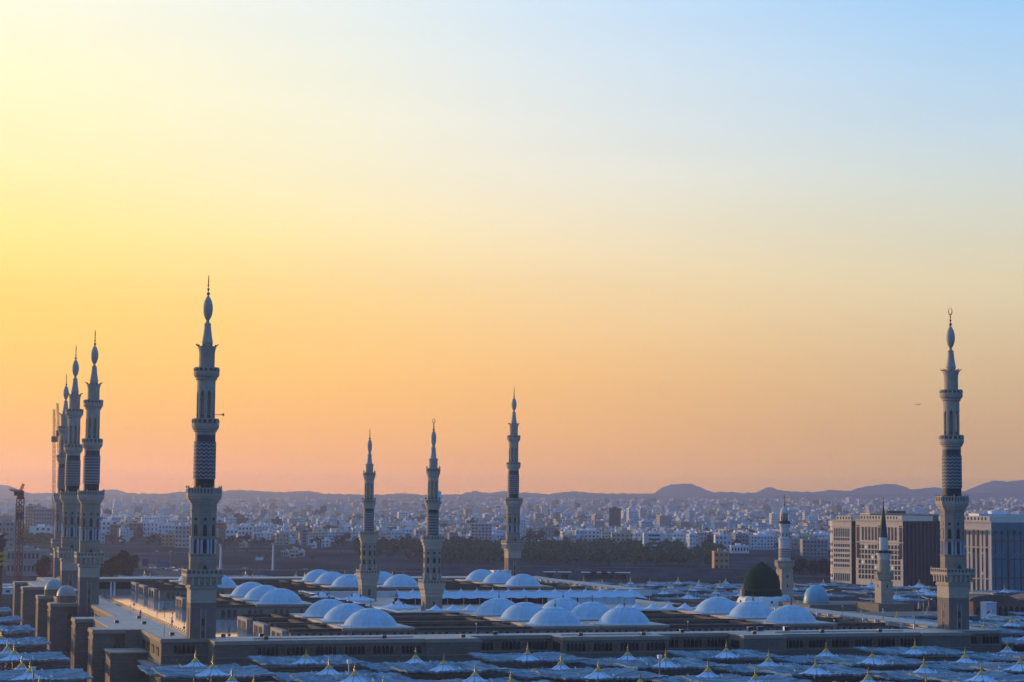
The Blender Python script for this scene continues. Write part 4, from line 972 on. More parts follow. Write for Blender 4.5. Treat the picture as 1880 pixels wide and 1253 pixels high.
# rooftop boxes, lamps, cooling units
def ac(s, e, z, lab, k=.55):
    rooftop('cooling_unit', 'cooling unit', lab, s, e, z, [('casing', M['metal'], [(-1.1 * k, 1.1 * k, -.5, .5, .12, 1.5 * k)]), ('fan_grille', M['dark'], [(-.95 * k, .95 * k, -.56, -.49, .25, 1.35 * k)]), ('foot', M['metal_dark'], [(-1 * k, 1 * k, -.4, .4, 0, .12)])])
xs_ = [(15, 'left of the first white dome'), (46, 'below the nearest dome of the left group'), (67, 'just right of the left dome group'), (79, 'by the first west wall step'), (100, 'on the projecting gate roof in the middle'), (118, 'right end of the projecting gate roof'), (133, 'behind the recessed wall right of the gate'), (150, 'on the projecting roof left of the right corner'), (172, 'midway along the right part of the west roof'), (190, 'near the right corner minaret')]
for s, w_ in xs_:
    e0 = [x for x in SEG if x[0] <= s <= x[1]][0][2]
    rooftop('roof_box', 'box', 'dark box on the west roof edge, ' + w_, s, e0 + 5, 9.9, [('casing', M['metal_dark'], [(-.55, .55, -.45, .45, .08, .8)]), ('lid', M['metal'], [(-.6, .6, -.5, .5, .8, .87)]), ('skid', M['metal'], [(-.5, -.4, -.4, .4, 0, .08), (.4, .5, -.4, .4, 0, .08)])])
for n_, (s, e) in enumerate([(-6, 10), (-7, 60), (-14, 66), (-5, 88), (6, 1.5), (16, 1.2)]):
    ac(s, e, 9.93, 'grey cooling unit on the pinkish roof by the nearest tall minaret, %s along' % ORD[n_])
for n_, (s, e) in enumerate([(155, 1), (158, 1), (166, 0.5)]): ac(s, e, 9.93, 'tall grey cooling unit on the right west roof, %s of three' % ORD[n_], .8)
for n_, (s, e) in enumerate([(-8.6, 6), (-2, 40), (-2, 70), (-5, 110), (40, 1.5), (74.5, 1.5), (108, .5), (136, 1), (181, .5), (207, 1), (218, 40), (222, 75), (218, 100), (226, 20), (226, 55), (222, 118)]):
    T = thing('roof_lamp', 'slim lamp post on the mosque roof, %s from the north corner' % ORD[n_], 'lamp', at_site(s, e, 9.93), ANG, 'slim lamps on the mosque roof')
    mb = MB(); mb.lathe([(.2, 0), (.1, .2), (.08, 2.6)], 6); mb.build('post', M['metal'], T); mb = MB(); mb.sphere((0, 0, 2.75), .26, 8, 6); mb.build('globe', M['white'], T)
for n_, (s, e) in enumerate([(13, 118), (17, 124), (20, 139), (14, 152), (21, 80), (17.5, 62), (22, 230), (15, 265)]):
    T = thing('court_lamp', 'small dark floor lamp on the shining white terrace, %s from the near end' % ORD[n_], 'lamp', at_site(s, e, 5.2), ANG, 'floor lamps on the shining terrace')
    mb = MB(); mb.lathe([(.4, 0), (.4, .25), (.1, .35), (.08, 2.4)], 8); mb.build('post', M['metal_dark'], T); mb = MB(); mb.lathe([(.1, 2.4), (.3, 2.5), (.2, 2.9), (0, 3.0)], 8); mb.build('lantern', M['metal_dark'], T)
T = thing('person', 'person in a purple robe standing at the edge of the shining terrace', 'person', at_site(-2.7, 103, 9.92), ANG + 1)
mb = MB(); mb.lathe([(.30, 0), (.34, .3), (.27, .85), (.25, 1.05), (.27, 1.3), (.22, 1.45), (.09, 1.52), (.08, 1.58), (.11, 1.65), (.115, 1.74), (.08, 1.83), (.0, 1.86)], 12, sy=.75)
mb.build('body', mat('robe', (.16, .06, .28), .8), T, smooth_=True)
mb = MB(); mb.lathe([(.16, 1.42), (.14, 1.62), (.135, 1.78), (.06, 1.88), (0, 1.89)], 10); mb.build('headscarf', mat('scarf', (.10, .04, .18), .8), T, smooth_=True)
rooftop('stair_hut', 'hut', 'white stair hut on the far gallery roof right of the far domes', 210, 412, 9.95, [('walls', M['white'], [(-4.4, 4.4, -3, 3, 0, 3.0)]), ('roof', M['marble'], [(-4.7, 4.7, -3.3, 3.3, 3.0, 3.3)]), ('doorway', M['dark'], [(0, 1.2, -3.05, -2.98, 0, 2.2), (2.4, 3.4, -3.05, -2.98, 1, 2.2)])])

# ------------------------------------------------------------------ helpers to stand things in the plain by bearing and distance
def bx_(px, Y): return (px - 940) / 3606.2 * Y * .9965
def eye(px): return 930.66 + (px - 940) * .008825
def solveY(px, yb, lo=1330):
    Y = lo
    while Y < 12000:
        x = bx_(px, Y)
        if eye(px) + (CAM_H - tz(x, Y)) / Y * 3606.2 <= yb: break
        Y += 10
    return Y
HERO = []
def hero(x0, x1, yt, yb, colr, label, floors=4, cols=5, name='apartment_block', Y=None, depth=16, ang=0.0, balcony=False, win=True, side=None, win_w=None):
    Y = Y or solveY((x0 + x1) / 2, yb); xa, xb = bx_(x0, Y), bx_(x1, Y); xc = (xa + xb) / 2; w = xb - xa
    zb = tz(xc, Y); h = (eye(x0) - yt) / 3606.2 * Y + CAM_H - zb; h = max(4, h)
    T = thing(name, label, 'building', (xc, Y, zb - .5), ang)
    mb = MB(); mb.box(-w / 2, w / 2, 0, depth, 0, h + .5); b = mb.build('walls', PAINT[colr], T)
    if side:
        mb = MB(); mb.box(w / 2 + .02, w / 2 + .3, -.02, depth, 0, h + .4); mb.build('side_wall', PAINT[side], b)
    mb = MB(); t_ = .3
    for bb in ((-w / 2 - .05, w / 2 + .05, -.05, t_), (-w / 2 - .05, w / 2 + .05, depth - t_, depth + .05), (-w / 2 - .05, -w / 2 + t_, t_, depth - t_), (w / 2 - t_, w / 2 + .05, t_, depth - t_)): mb.box(*bb, h + .5, h + 1.4)
    mb.build('parapet', PAINT['white' if colr in ('white', 'bluish', 'pinkish') else 'beige'], T)
    mb = MB(); mb.box(-w * .2, w * .08, depth * .35, depth * .7, h + .5, h + 3.4); mb.build('stair_house', PAINT[colr], T)
    mb = MB(); mb.lathe([(.9, h + .5), (.9, h + 2.2), (.5, h + 2.5)], 8, cx=w * .28, cy=depth * .5); mb.build('water_tank', M['white'], T)
    if win:
        ww = win_w or w / cols * .46; hh = h / floors * .45; k_ = MB(); k_.box(-ww / 2, ww / 2, -.1, .1, 0, hh); wme = k_.mesh('window', M['glass'])
        for f in range(floors):
            for c in range(cols):
                if random.random() < .06: continue
                inst(wme, 'window', b, (-w / 2 + w / cols * (c + .5), -.03, h / floors * (f + .38) + .5))
    if balcony:
        for f in range(1, floors):
            mb = MB(); mb.box(-w * .3, w * .3, -1.3, -.02, h / floors * f + .3, h / floors * f + .5); mb.box(-w * .3, w * .3, -1.3, -1.18, h / floors * f + .5, h / floors * f + 1.4); mb.build('balcony', PAINT['white'], T)
    HERO.append((x0 - 2, x1 + 2, Y))
    return T
hero(182, 207, 958, 992, 'bluish', 'white blue block with dark balconies close right of the left minaret cluster', 4, 3, balcony=True)
hero(206, 219, 964, 993, 'brown', 'dark brown block with no lights, right of the white balconied block', 4, 2)
hero(219, 232, 964, 993, 'tan', 'narrow tan block joined beside the dark brown block', 4, 2)
hero(240, 262, 961, 985, 'brown', 'squat dark block left of the white striped block', 3, 3)
hero(266, 294, 960, 985, 'white', 'white block with two dark vertical stripes, left of the nearest tall minaret', 3, 4, win_w=1.2)
hero(295, 325, 965, 986, 'bluish', 'low bluish block right of the white striped block', 3, 5)
hero(300, 329, 982, 1003, 'tan', 'low orange tan block in front of the pinkish apartment house', 3, 4)
hero(325, 352, 966, 1006, 'pinkish', 'pinkish apartment house hugging the nearest tall minaret on its left', 5, 4)
hero(396, 416, 960, 990, 'brown', 'dark brown block just right of the nearest tall minaret', 4, 3)
hero(418, 441, 973, 991, 'bluish', 'pale two floor house attached left of the white balconied house', 2, 3)
hero(441, 467, 967, 993, 'white', 'white three floor house with dark balcony windows right of the tall minaret', 3, 4, balcony=True)
hero(470, 512, 979, 991, 'white', 'long low white house right of the white three floor house', 2, 7)
hero(594, 608, 992, 1004, 'white', 'small white cube house alone on the dark field', 2, 2)
hero(635, 648, 967, 992, 'bluish', 'slim white blue block left of the slim minarets', 5, 2)
hero(735, 774, 972, 992, 'bluish', 'wide pale blue three floor block between the two slim minarets', 3, 6)
hero(853, 868, 971, 995, 'beige', 'beige stair wing left of the pinkish seven floor block', 5, 2)
hero(868, 906, 962, 1003, 'pinkish', 'tall pinkish seven floor block left of the far tall minaret', 7, 6)
hero(955, 968, 955, 996, 'bluish', 'narrow tall bluish block half behind the far tall minaret', 8, 3)
hero(970, 999, 995, 1006, 'bluish', 'plain low bluish shed right of the far tall minaret', 1, 3, win=False)
hero(1000, 1012, 991, 1003, 'brown', 'small brown block between the bluish shed and the pale house', 2, 2)
hero(1012, 1036, 991, 1003, 'white', 'pale two floor house left of the cream house', 2, 4)
hero(1037, 1062, 984, 1003, 'cream', 'cream three floor house left of the white balconied pair', 3, 5)
hero(1060, 1074, 975, 1003, 'bluish', 'tall narrow bluish white block, left of the balconied pair', 4, 2)
hero(1075, 1104, 975, 1003, 'white', 'white four floor block with balconies in the middle of the city edge', 4, 4, balcony=True)
hero(1108, 1125, 977, 1001, 'cream', 'cream block joined left of the long beige block', 4, 3)
hero(1126, 1175, 980, 1003, 'beige', 'long beige block with rows of dark openings', 3, 6)
hero(1185, 1223, 980, 1009, 'bluish', 'bright blue white block with three long window slits', 4, 1, win_w=11)
hero(1282, 1301, 978, 1008, 'pinkish', 'pinkish block with brown side wall left of the green dome', 4, 3, side='brown')
hero(1302, 1315, 982, 1008, 'brown', 'dark brown slab beside the pinkish block', 4, 2)
hero(1316, 1345, 984, 1010, 'bluish', 'pale bluish house right of the dark brown slab', 3, 4)
hero(1381, 1428, 985, 1009, 'bluish', 'wide pale blue block behind the green dome and its minaret', 4, 8)
hero(1314, 1341, 1014, 1044, 'tan', 'tan four floor house standing alone at the right end of the palm grove', 4, 3, Y=1420)
hero(1476, 1522, 992, 1021, 'grey', 'wide grey blue block left of the round cornered hotel', 4, 7)
hero(1345, 1378, 1003, 1016, 'white', 'low white blue shop row above the green dome', 1, 6)
hero(1, 29, 959, 1006, 'grey', 'dark grid block with pale windows at the far left edge', 6, 4, Y=1700)
hero(31, 41, 929, 985, 'tan', 'slim sunlit tan slab left of the red crane mast', 10, 1, Y=2300)
hero(50, 64, 930, 975, 'tan', 'sunlit tan slab right of the red crane mast', 9, 3, Y=2350)
hero(65, 99, 935, 972, 'grey', 'teal grey hotel slab with tall arched bays left of the minaret cluster', 7, 7, Y=2300)
hero(58, 98, 968, 986, 'white', 'low white building with long dark balconies below the teal grey hotel', 3, 4, Y=2050)
hero(18, 78, 1011, 1046, 'grey', 'long grey hall with dark windows at the left edge', 2, 8, Y=1345, depth=30)
hero(520, 533, 1013, 1022, 'grey', 'low ruined grey house on the dark field left of the slim minarets', 1, 3)
hero(536, 551, 1010, 1024, 'cream', 'pale roofless house in the middle of the dark field', 2, 3)
hero(553, 561, 1013, 1023, 'pinkish', 'tiny pinkish hut beside the pale roofless house', 1, 2)
hero(576, 583, 1001, 1007, 'white', 'tiny white shed on the field left of the white cube house', 1, 1)
hero(444, 455, 1000, 1006, 'beige', 'low beige hut below the white three floor house', 1, 3)
T = hero(557, 568, 973, 1003, 'grey', 'slim grey water tower standing in the dark field', 5, 1, name='water_tower', depth=6)
# hotels at the right
def hotel(label, corner_px, Y, w, d, ztop, front, sidem, setback=0.0, rounded=False, win=True, x_off=0.0, kind=0):
    a = atan2(-.8, .6); x, y = bx_(corner_px, Y), Y; x += .6 * x_off; y += -.8 * x_off
    T = thing('hotel', label, 'hotel', (x, y, -6), a); zt = ztop + 6
    mb = MB()
    if rounded:
        P = [(0, 0), (0, d), (-w, d), (-w, 6)] + [(-w + 6 - 6 * cos(pi / 2 * k / 8), 6 - 6 * sin(pi / 2 * k / 8)) for k in range(1, 9)]
        mb.prism(list(reversed(P)), 0, zt)
    else: mb.box(-w, 0, 0, d, 0, zt)
    b = mb.build('walls', front, T)
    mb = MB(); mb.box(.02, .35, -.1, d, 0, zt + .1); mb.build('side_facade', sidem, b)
    x0 = -w + (5 if rounded else .0)
    mb = MB(); mb.box(x0, .5, -.6, .3, zt - .2, zt + .9); mb.box(x0, .45, -.35, .1, zt * .66, zt * .66 + .7); mb.box(x0, .45, -.35, .1, zt * .24, zt * .24 + .6); mb.box(x0, .45, -.3, .1, zt * .90, zt * .90 + .5); mb.build('cornice', PAINT['cream'], b)
    mb = MB(); mb.box(x0 + 2, -3, 2.5, d - 3, zt, zt + 3.6); mb.build('attic', front, T)
    am = MB(); am.box(-.55, .55, -.06, .06, 0, 1.7); AM = am.mesh('window', M['glass']); n = int((w - 6) / 2.6)
    for k in range(n): inst(AM, 'window', b, (x0 + 3.2 + k * 2.6, 2.47, zt + 1.3))
    if kind == 1:
        cols = 9; sp_ = (w - (x0 + w) - 3) / cols if False else (-x0 - 3) / cols
        for r_, (zz, hh, ww) in enumerate([(zt * .05, zt * .12, .42), (zt * .27, 2.0, .5), (zt * .35, 2.0, .5), (zt * .43, 2.0, .5), (zt * .51, 2.0, .5), (zt * .59, 2.0, .5), (zt * .69, zt * .045, .5), (zt * .75, zt * .135, .42)]):
            k_ = MB(); k_.arch(sp_ * ww, hh, .25, pointed=False); wm_ = k_.mesh('window', M['glass'])
            for c in range(cols): inst(wm_, 'window', b, (x0 + 1.5 + sp_ * (c + .5), -.05, zz))
        # the rounded end carries windows of its own
        k_ = MB(); k_.box(-.6, .6, -.1, .1, 0, 2.2); wm_ = k_.mesh('window', M['glass'])
        for k in range(4):
            an = pi / 2 * (k + .5) / 4
            for zz in (.10, .30, .40, .50, .60, .80): inst(wm_, 'window', b, (-w + 6 - 6 * cos(an), 6 - 6 * sin(an), zt * zz), -(pi / 2 - an))
    if kind == 2:
        cols = 13; sp_ = (w - 4) / cols; k_ = MB(); k_.box(-sp_ * .3, sp_ * .3, -.12, .12, 0, 2.6); wm_ = k_.mesh('window', M['glass']); lit = [(2, 6), (4, 4), (1, 3), (5, 2), (10, 2)]
        
        for pb_ in ((-w + .8, -w + 3.2, -.15, .05, zt * .42, zt * .93), (-3.2, -.8, -.15, .05, zt * .42, zt * .93), (-w * .52, -w * .46, -.15, .05, zt * .3, zt * .93)):
            pan = MB(); pan.box(*pb_); pan.build('glass_strip', M['glass'], b)
        pass
        kl_ = MB(); kl_.box(-sp_ * .15, sp_ * .15, -.12, .12, .2, 1.6); lm = kl_.mesh('lit_window', M['lit'])
        for r_ in range(7):
            for c in range(cols):
                if c in (6,): continue
                inst(lm if (c, r_) in lit else wm_, 'lit_window' if (c, r_) in lit else 'window', b, (-w + 2 + sp_ * (c + .5), -.05, zt * (.10 + .078 * r_)))
        k_ = MB(); k_.box(-sp_ * .26, sp_ * .26, -.12, .12, 0, zt * .2); wm_ = k_.mesh('tall_window', M['glass'])
        for c in range(1, cols - 1):
            if c != 6: inst(wm_, 'tall_window', b, (-w + 2 + sp_ * (c + .5), -.05, zt * .70))
    if kind == 3:
        k_ = MB(); k_.arch(1.6, zt * .30, .25, pointed=False); wa = k_.mesh('tall_window', M['glass']); k2 = MB(); k2.box(-.35, .35, -.12, .12, 0, zt * .24); wb = k2.mesh('slit_window', M['glass'])
        k3 = MB(); k3.box(-.8, .8, -.6, .1, 0, 2.2); wo_ = k3.mesh('oriel', M['metal_dark'])
        for c in range(11):
            xx = -w + 2.2 + c * (w - 4) / 10.5
            inst(wo_, 'oriel', b, (xx, -.1, zt * .84))
            for zz in (.06, .34, .60): inst(wa if c % 3 else wb, 'tall_window' if c % 3 else 'slit_window', b, (xx, -.05, zt * zz))
        for c in range(8):
            yy = 3 + c * (d - 5) / 7.5
            inst(wo_, 'oriel', b, (.45, yy, zt * .84), pi / 2)
            for zz in (.06, .30, .58): inst(wa if c % 3 == 2 else wb, 'tall_window' if c % 3 == 2 else 'slit_window', b, (.36, yy, zt * zz), pi / 2)
        mb = MB()
        for zz in (.25, .5, .75): mb.box(.3, .55, -.3, d, zt * zz, zt * zz + .45)
        mb.build('string_course', M['metal_dark'], b)
    if kind == 2:
        mb = MB()
        for k in range(9): mb.box(.3, .8, 1 + k * d / 9.4, 2.2 + k * d / 9.4, 0, zt)
        mb.build('fin', M['metal_dark'], b)
    return T
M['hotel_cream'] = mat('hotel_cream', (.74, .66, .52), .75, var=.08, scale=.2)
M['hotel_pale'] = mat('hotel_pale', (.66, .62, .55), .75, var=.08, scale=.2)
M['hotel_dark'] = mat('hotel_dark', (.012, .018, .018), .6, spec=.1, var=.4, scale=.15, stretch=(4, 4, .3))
M['hotel_teal_shade'] = mat('hotel_teal_shade', (.06, .20, .26), .6, var=.12, scale=.2)  # shade of the flank turned from the sun, painted in as dark teal
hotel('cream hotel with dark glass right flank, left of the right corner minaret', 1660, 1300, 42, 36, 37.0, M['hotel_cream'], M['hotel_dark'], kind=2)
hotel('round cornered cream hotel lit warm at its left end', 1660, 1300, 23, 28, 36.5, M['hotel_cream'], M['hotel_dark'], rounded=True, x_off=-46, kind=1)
hotel('pale hotel with shaded teal flank and slit windows at the right edge', 1822, 1150, 38, 48, 37.5, M['hotel_pale'], M['hotel_teal_shade'], kind=3)
HERO += [(1500, 1740, 1280), (1740, 1900, 1150)]
# wide far roof behind the hotels
hero(1600, 1726, 945, 1000, 'brown', 'dark flat roofed mall top behind the cream hotel', 3, 10, Y=1420, depth=40, win=False)
hero(1800, 1900, 946, 990, 'bluish', 'pale blue flat topped slab behind the hotel with shaded teal flank', 3, 10, Y=1330, depth=30, win=False)
# brown arcade at the right edge
T = thing('arcade_building', 'brown arcade with a row of dark arches at the right edge below the hotels', 'building', at_site(337, 186), ANG)
M['arcade_brown'] = mat('arcade_brown', (.22, .14, .10), .8, var=.2, scale=.3)
mb = MB(); P = [(0, 0), (42, 0), (42, 12), (0, 12)]; mb.prism(P, 0, 14.5); mb.build('walls', M['arcade_brown'], T)
mb = MB()
for c0, w_ in ((9, 22), (33, 20)):
    for j in range(10):
        a0, a1 = pi * j / 10, pi * (j + 1) / 10
        mb.quad((c0 - w_ / 2 * cos(a0), -.2, 14.4 + 2.4 * sin(a0)), (c0 - w_ / 2 * cos(a1), -.2, 14.4 + 2.4 * sin(a1)), (c0 - w_ / 2 * cos(a1), 12.2, 14.4 + 2.4 * sin(a1)), (c0 - w_ / 2 * cos(a0), 12.2, 14.4 + 2.4 * sin(a0)))
        mb.quad((c0 - w_ / 2 * cos(a0), -.2, 14.3), (c0 - w_ / 2 * cos(a1), -.2, 14.3), (c0 - w_ / 2 * cos(a1), -.2, 14.4 + 2.4 * sin(a1)), (c0 - w_ / 2 * cos(a0), -.2, 14.4 + 2.4 * sin(a0)))
mb.build('vaulted_roof', M['arcade_brown'], T)
for k in range(16): inst(arch_mesh(1.5, 6.6, .3), 'arch', T, (2 + k * 2.55, -.1, 5.6))
T = thing('booth', 'small blue white booth right beside the right corner minaret', 'booth', at_site(322, 150, -6), ANG)
mb = MB(); mb.box(-2.2, 2.2, -2, 2, 0, 15.5); mb.build('walls', PAINT['bluish'], T); mb = MB(); mb.box(-1.6, -.2, -2.06, -1.9, 8, 10.5); mb.box(-1.6, 1, -2.06, -1.9, 11.6, 12.4); mb.build('window', M['glass'], T); mb = MB(); mb.box(-2.4, 2.4, -2.2, 2.2, 15.5, 15.8); mb.build('roof', M['white'], T)

# ------------------------------------------------------------------ groves and trees
def leafmat(name, c, c2): return mat(name, c, .9, var=.5, scale=.5, col2=c2, rnd=.15, spec=0)
M['leaf'] = leafmat('leaf', (.030, .080, .040), (.09, .15, .075))
M['leaf_dark'] = leafmat('leaf_dark', (.007, .013, .008), (.022, .032, .018))
M['leaf_green'] = leafmat('leaf_green', (.022, .055, .030), (.05, .10, .05))
M['bark'] = mat('bark', (.06, .045, .035), .9)
def leaves(mb, c, r, n, size, rnd):
    for _ in range(n):
        while True:
            u, v, w = (rnd.uniform(-1, 1) for _ in range(3)); d = u * u + v * v + w * w
            if .12 < d < 1: break
        p = Vector((c[0] + u * r[0], c[1] + v * r[1], c[2] + w * r[2])); a = rnd.uniform(0, 2 * pi); ti = rnd.uniform(-.9, .9); s = size * rnd.uniform(.6, 1.3)
        e1 = Vector((cos(a), sin(a), ti * .5)) * s; e2 = Vector((-sin(a) * .5, cos(a) * .5, 1)).normalized() * s * .6
        mb.quad(tuple(p - e1 - e2), tuple(p + e1 - e2 * .3), tuple(p + e1 * .6 + e2), tuple(p - e1 * .7 + e2 * .8))
def grove(name, px0, px1, yb0, yb1, n, hmin, hmax, m, label, seed, dens=60):
    rnd = random.Random(seed); mb = MB(); ylo = solveY((px0 + px1) / 2, yb1, 1300); yhi = solveY((px0 + px1) / 2, yb0, 1300)
    for _ in range(n):
        Y = rnd.uniform(ylo, max(yhi, ylo + 30)); x = bx_(rnd.uniform(px0, px1), Y); z = tz(x, Y); h = rnd.uniform(hmin, hmax); r = h * rnd.uniform(.32, .5)
        mb.bar((x, Y, z - .3), (x + rnd.uniform(-.5, .5), Y, z + h * .6), .18, 4)
        for _ in range(3): leaves(mb, (x + rnd.uniform(-.5, .5) * r, Y + rnd.uniform(-.5, .5) * r, z + h * rnd.uniform(.5, .8)), (r * .8, r * .8, h * .28), dens // 3, h * .12, rnd)
    o = mb.build(name, m); tag(o, label, 'trees'); o['kind'] = 'stuff'; return o
grove('palm_grove', 800, 1330, 1008, 1041, 420, 7, 12, M['leaf'], 'long dark palm grove across the middle below the white city', 1)
grove('palm_grove', 655, 800, 1000, 1032, 130, 6, 10, M['leaf'], 'dark palm grove behind the two slim minarets', 2)
grove('green_grove', 965, 1045, 972, 992, 90, 8, 13, M['leaf_green'], 'green wooded patch right of the far tall minaret', 3)
grove('dark_wood', 815, 855, 972, 995, 40, 8, 12, M['leaf_green'], 'dark green trees right of the nearer slim minaret', 4)
grove('dark_trees', 510, 650, 965, 1000, 80, 6, 11, M['leaf_dark'], 'scattered dark trees left of the slim minarets at the city edge', 5)
grove('shrubs', 1450, 1530, 1040, 1062, 50, 5, 9, M['leaf_dark'], 'dark shrubs left of the round cornered hotel', 6)
grove('roadside_trees', 45, 100, 985, 1008, 50, 7, 12, M['leaf'], 'dusty trees left of the minaret cluster above the road', 7)
grove('scrub', 350, 640, 990, 1030, 60, 2, 5, M['leaf_dark'], 'low dark scrub on the empty field right of the tall minaret', 8, 24)
def tree(px, Y, h, r, label, seed, m='leaf_dark'):
    rnd = random.Random(seed); x = bx_(px, Y); T = thing('tree', label, 'tree', (x, Y, tz(x, Y)), 0, 'dark trees by the left minarets')
    mb = MB(); mb.lathe([(.6, -.3), (.42, h * .2), (.3, h * .5)], 8); mb.build('trunk', M['bark'], T)
    mb = MB()
    for k in range(6): a = k * 1.05; mb.bar((0, 0, h * .28), (r * .6 * cos(a), r * .6 * sin(a), h * rnd.uniform(.5, .75)), .16, 5)
    mb.build('limbs', M['bark'], T); mb = MB()
    for k in range(16):
        a = rnd.uniform(0, 2 * pi); rr = r * rnd.uniform(0, .75); leaves(mb, (rr * cos(a), rr * sin(a), h * rnd.uniform(.3, .86)), (r * .4, r * .4, h * .16), 90, h * .05, rnd)
    mb.build('crown', M[m], T); return T
tree(193, 1290, 13, 6.5, 'dark spreading tree right against the left minaret cluster', 11); tree(212, 1285, 17, 8, 'big dark tree in the middle of the clump right of the minaret cluster', 12)
tree(231, 1280, 20, 8.5, 'tallest dark tree of the clump, right of the minaret cluster', 13); tree(241, 1295, 16, 6, 'dark tree at the right end of the clump by the road', 14)
tree(86, 1290, 16, 7, 'dark tree left of the minaret cluster above the pink roof', 15)

# ------------------------------------------------------------------ roads, field edge, signs, masts, cars
def strip(name, pts, w, m, dz=.25):
    mb = MB(); n = len(pts)
    for i, (x, y) in enumerate(pts):
        a = pts[max(0, i - 1)]; b = pts[min(n - 1, i + 1)]; d = math.hypot(b[0] - a[0], b[1] - a[1]); nx_, ny_ = -(b[1] - a[1]) / d, (b[0] - a[0]) / d
        for s in (-1, 1): px_, py_ = x + nx_ * w * s, y + ny_ * w * s; mb.v.append((px_, py_, tz(px_, py_) + dz))
    for i in range(n - 1): mb.f.append((2 * i, 2 * i + 2, 2 * i + 3, 2 * i + 1))
    o = mb.build(name, m); o['kind'] = 'structure'; return o
M['asphalt'] = mat('asphalt', (.075, .078, .085), .9, spec=.05, var=.2, scale=.1)
M['track'] = mat('track', (.14, .14, .14), .9, spec=0, var=.2, scale=.1)
def line(pts, n=24):
    out = []
    for (a, b), (c, d) in zip(pts, pts[1:]):
        for k in range(n): out.append((a + (c - a) * k / n, b + (d - b) * k / n))
    return out + [pts[-1]]
strip('highway', line([(-215, 1330), (-250, 1440), (-318, 1580), (-420, 1720), (-600, 1900)]), 14, M['asphalt'])
strip('highway', line([(-700, 1500), (-420, 1475), (-254, 1452), (-60, 1440), (330, 1425)]), 10, M['asphalt'], .3)
strip('track', line([(-330, 1690), (-240, 1790), (-140, 1800), (-60, 1830)]), 6, M['track'], .2)
def boundary(label, px0, px1, Y, h, m, thick=3, posts=14):
    x0, x1 = bx_(px0, Y), bx_(px1, Y); T = thing('boundary_wall', label, 'wall', ((x0 + x1) / 2, Y, tz((x0 + x1) / 2, Y))); L = (x1 - x0) / 2
    mb = MB(); mb.box(-L, L, 0, thick, -2, h); mb.build('wall', m, T)
    mb = MB(); mb.box(-L - .2, L + .2, -.2, thick + .2, h, h + .4); mb.build('coping', M['track'], T)
    mb = MB()
    for k in range(posts): x = -L + 2 * L * (k + .5) / posts; mb.box(x - .5, x + .5, -.4, 0, -2, h)
    mb.build('pilaster', m, T)
M['dark_wall'] = mat('dark_wall', (.13, .15, .18), .9, spec=0, var=.3, scale=.08, stretch=(1, 1, 3))
boundary('long dark retaining wall below the palm grove', 800, 1425, 1395, 6.5, M['dark_wall'], 5, 40)
boundary('low dark wall across the empty field right of the nearest tall minaret', 398, 800, 1390, 2.6, M['dark_wall'], 3, 24)
boundary('long pale wall with a white top behind the green dome', 1341, 1520, 1540, 4.5, M['dark_wall'], 8, 10)
boundary('pinkish brown garden wall beyond the far umbrellas', 1020, 1400, 1180, 3.2, M['arcade_brown'], 2, 60)
# sheds along the retaining wall
for k, (px, w_) in enumerate([(1085, 9), (1103, 10), (1120, 8), (1143, 12), (1013, 7), (1040, 8)]):
    Y = 1372; x = bx_(px, Y); T = thing('shed', 'flat white roofed shed before the retaining wall, %s of a scattered row' % ORD[k], 'shed', (x, Y, tz(x, Y)), 0, 'white roofed sheds')
    mb = MB(); mb.box(-w_ / 2, w_ / 2, 0, 6, 0, 4.2); mb.build('walls', M['dark_wall'], T); mb = MB(); mb.box(-w_ / 2 - .8, w_ / 2 + .8, -1.5, 6.5, 4.2, 4.6); mb.build('roof', M['white'], T)
    mb = MB(); mb.box(-w_ * .3, w_ * .3, -.05, .05, 0, 2.8); mb.build('opening', M['dark'], T)
for px, yb, h_, lab in [(410, 1034, 19, 'tall white light mast close right of the nearest tall minaret'), (506, 1037, 20, 'tall white light mast on the field edge left of the slim minarets'), (319, 1040, 14, 'thin lamp mast by the blue road sign'), (293, 1040, 14, 'thin lamp mast left of the blue road sign')]:
    Y = 1420; x = bx_(px, Y); T = thing('light_mast', lab, 'mast', (x, Y, tz(x, Y)), 0)
    mb = MB(); mb.lathe([(.9 if h_ > 15 else .3, 0), (.55 if h_ > 15 else .2, h_)], 8); mb.build('mast', M['white'] if h_ > 15 else M['metal_dark'], T); mb = MB(); mb.lathe([(.3, h_), (1.4, h_ + .3), (1.4, h_ + .7), (.2, h_ + 1)], 8); mb.build('lamp_head', M['metal'], T)
for px, yt, w_, h_, m_, lab in [(304.5, 1031, 8.4, 3.6, 'sign_blue', 'large blue road sign on two posts left of the nearest tall minaret'), (272, 1026, 4.2, 5, 'navy', 'dark back of a road sign left of the big blue sign'), (481, 1022, 5.5, 2.4, 'white', 'small white billboard alone on the dark field')]:
    Y = 1405; x = bx_(px, Y); zg = tz(x, Y); zt = CAM_H - (yt - eye(px)) / 3606.2 * Y; T = thing('road_sign', lab, 'sign', (x, Y, zg)); ht = zt - zg
    mb = MB(); mb.box(-w_ / 2, w_ / 2, -.15, .15, ht - h_, ht); mb.build('board', M[m_], T)
    for sx in (-1, 1): mb = MB(); mb.bar((sx * w_ * .38, .25, 0), (sx * w_ * .38, .25, ht - .3), .16); mb.build('post', M['metal_dark'], T)
CARM = [mat('car_white', (.72, .72, .72), .3, spec=.6), mat('car_silver', (.42, .43, .45), .3, spec=.6), mat('car_dark', (.06, .06, .07), .3, spec=.6), mat('car_red', (.30, .03, .03), .3, spec=.6)]
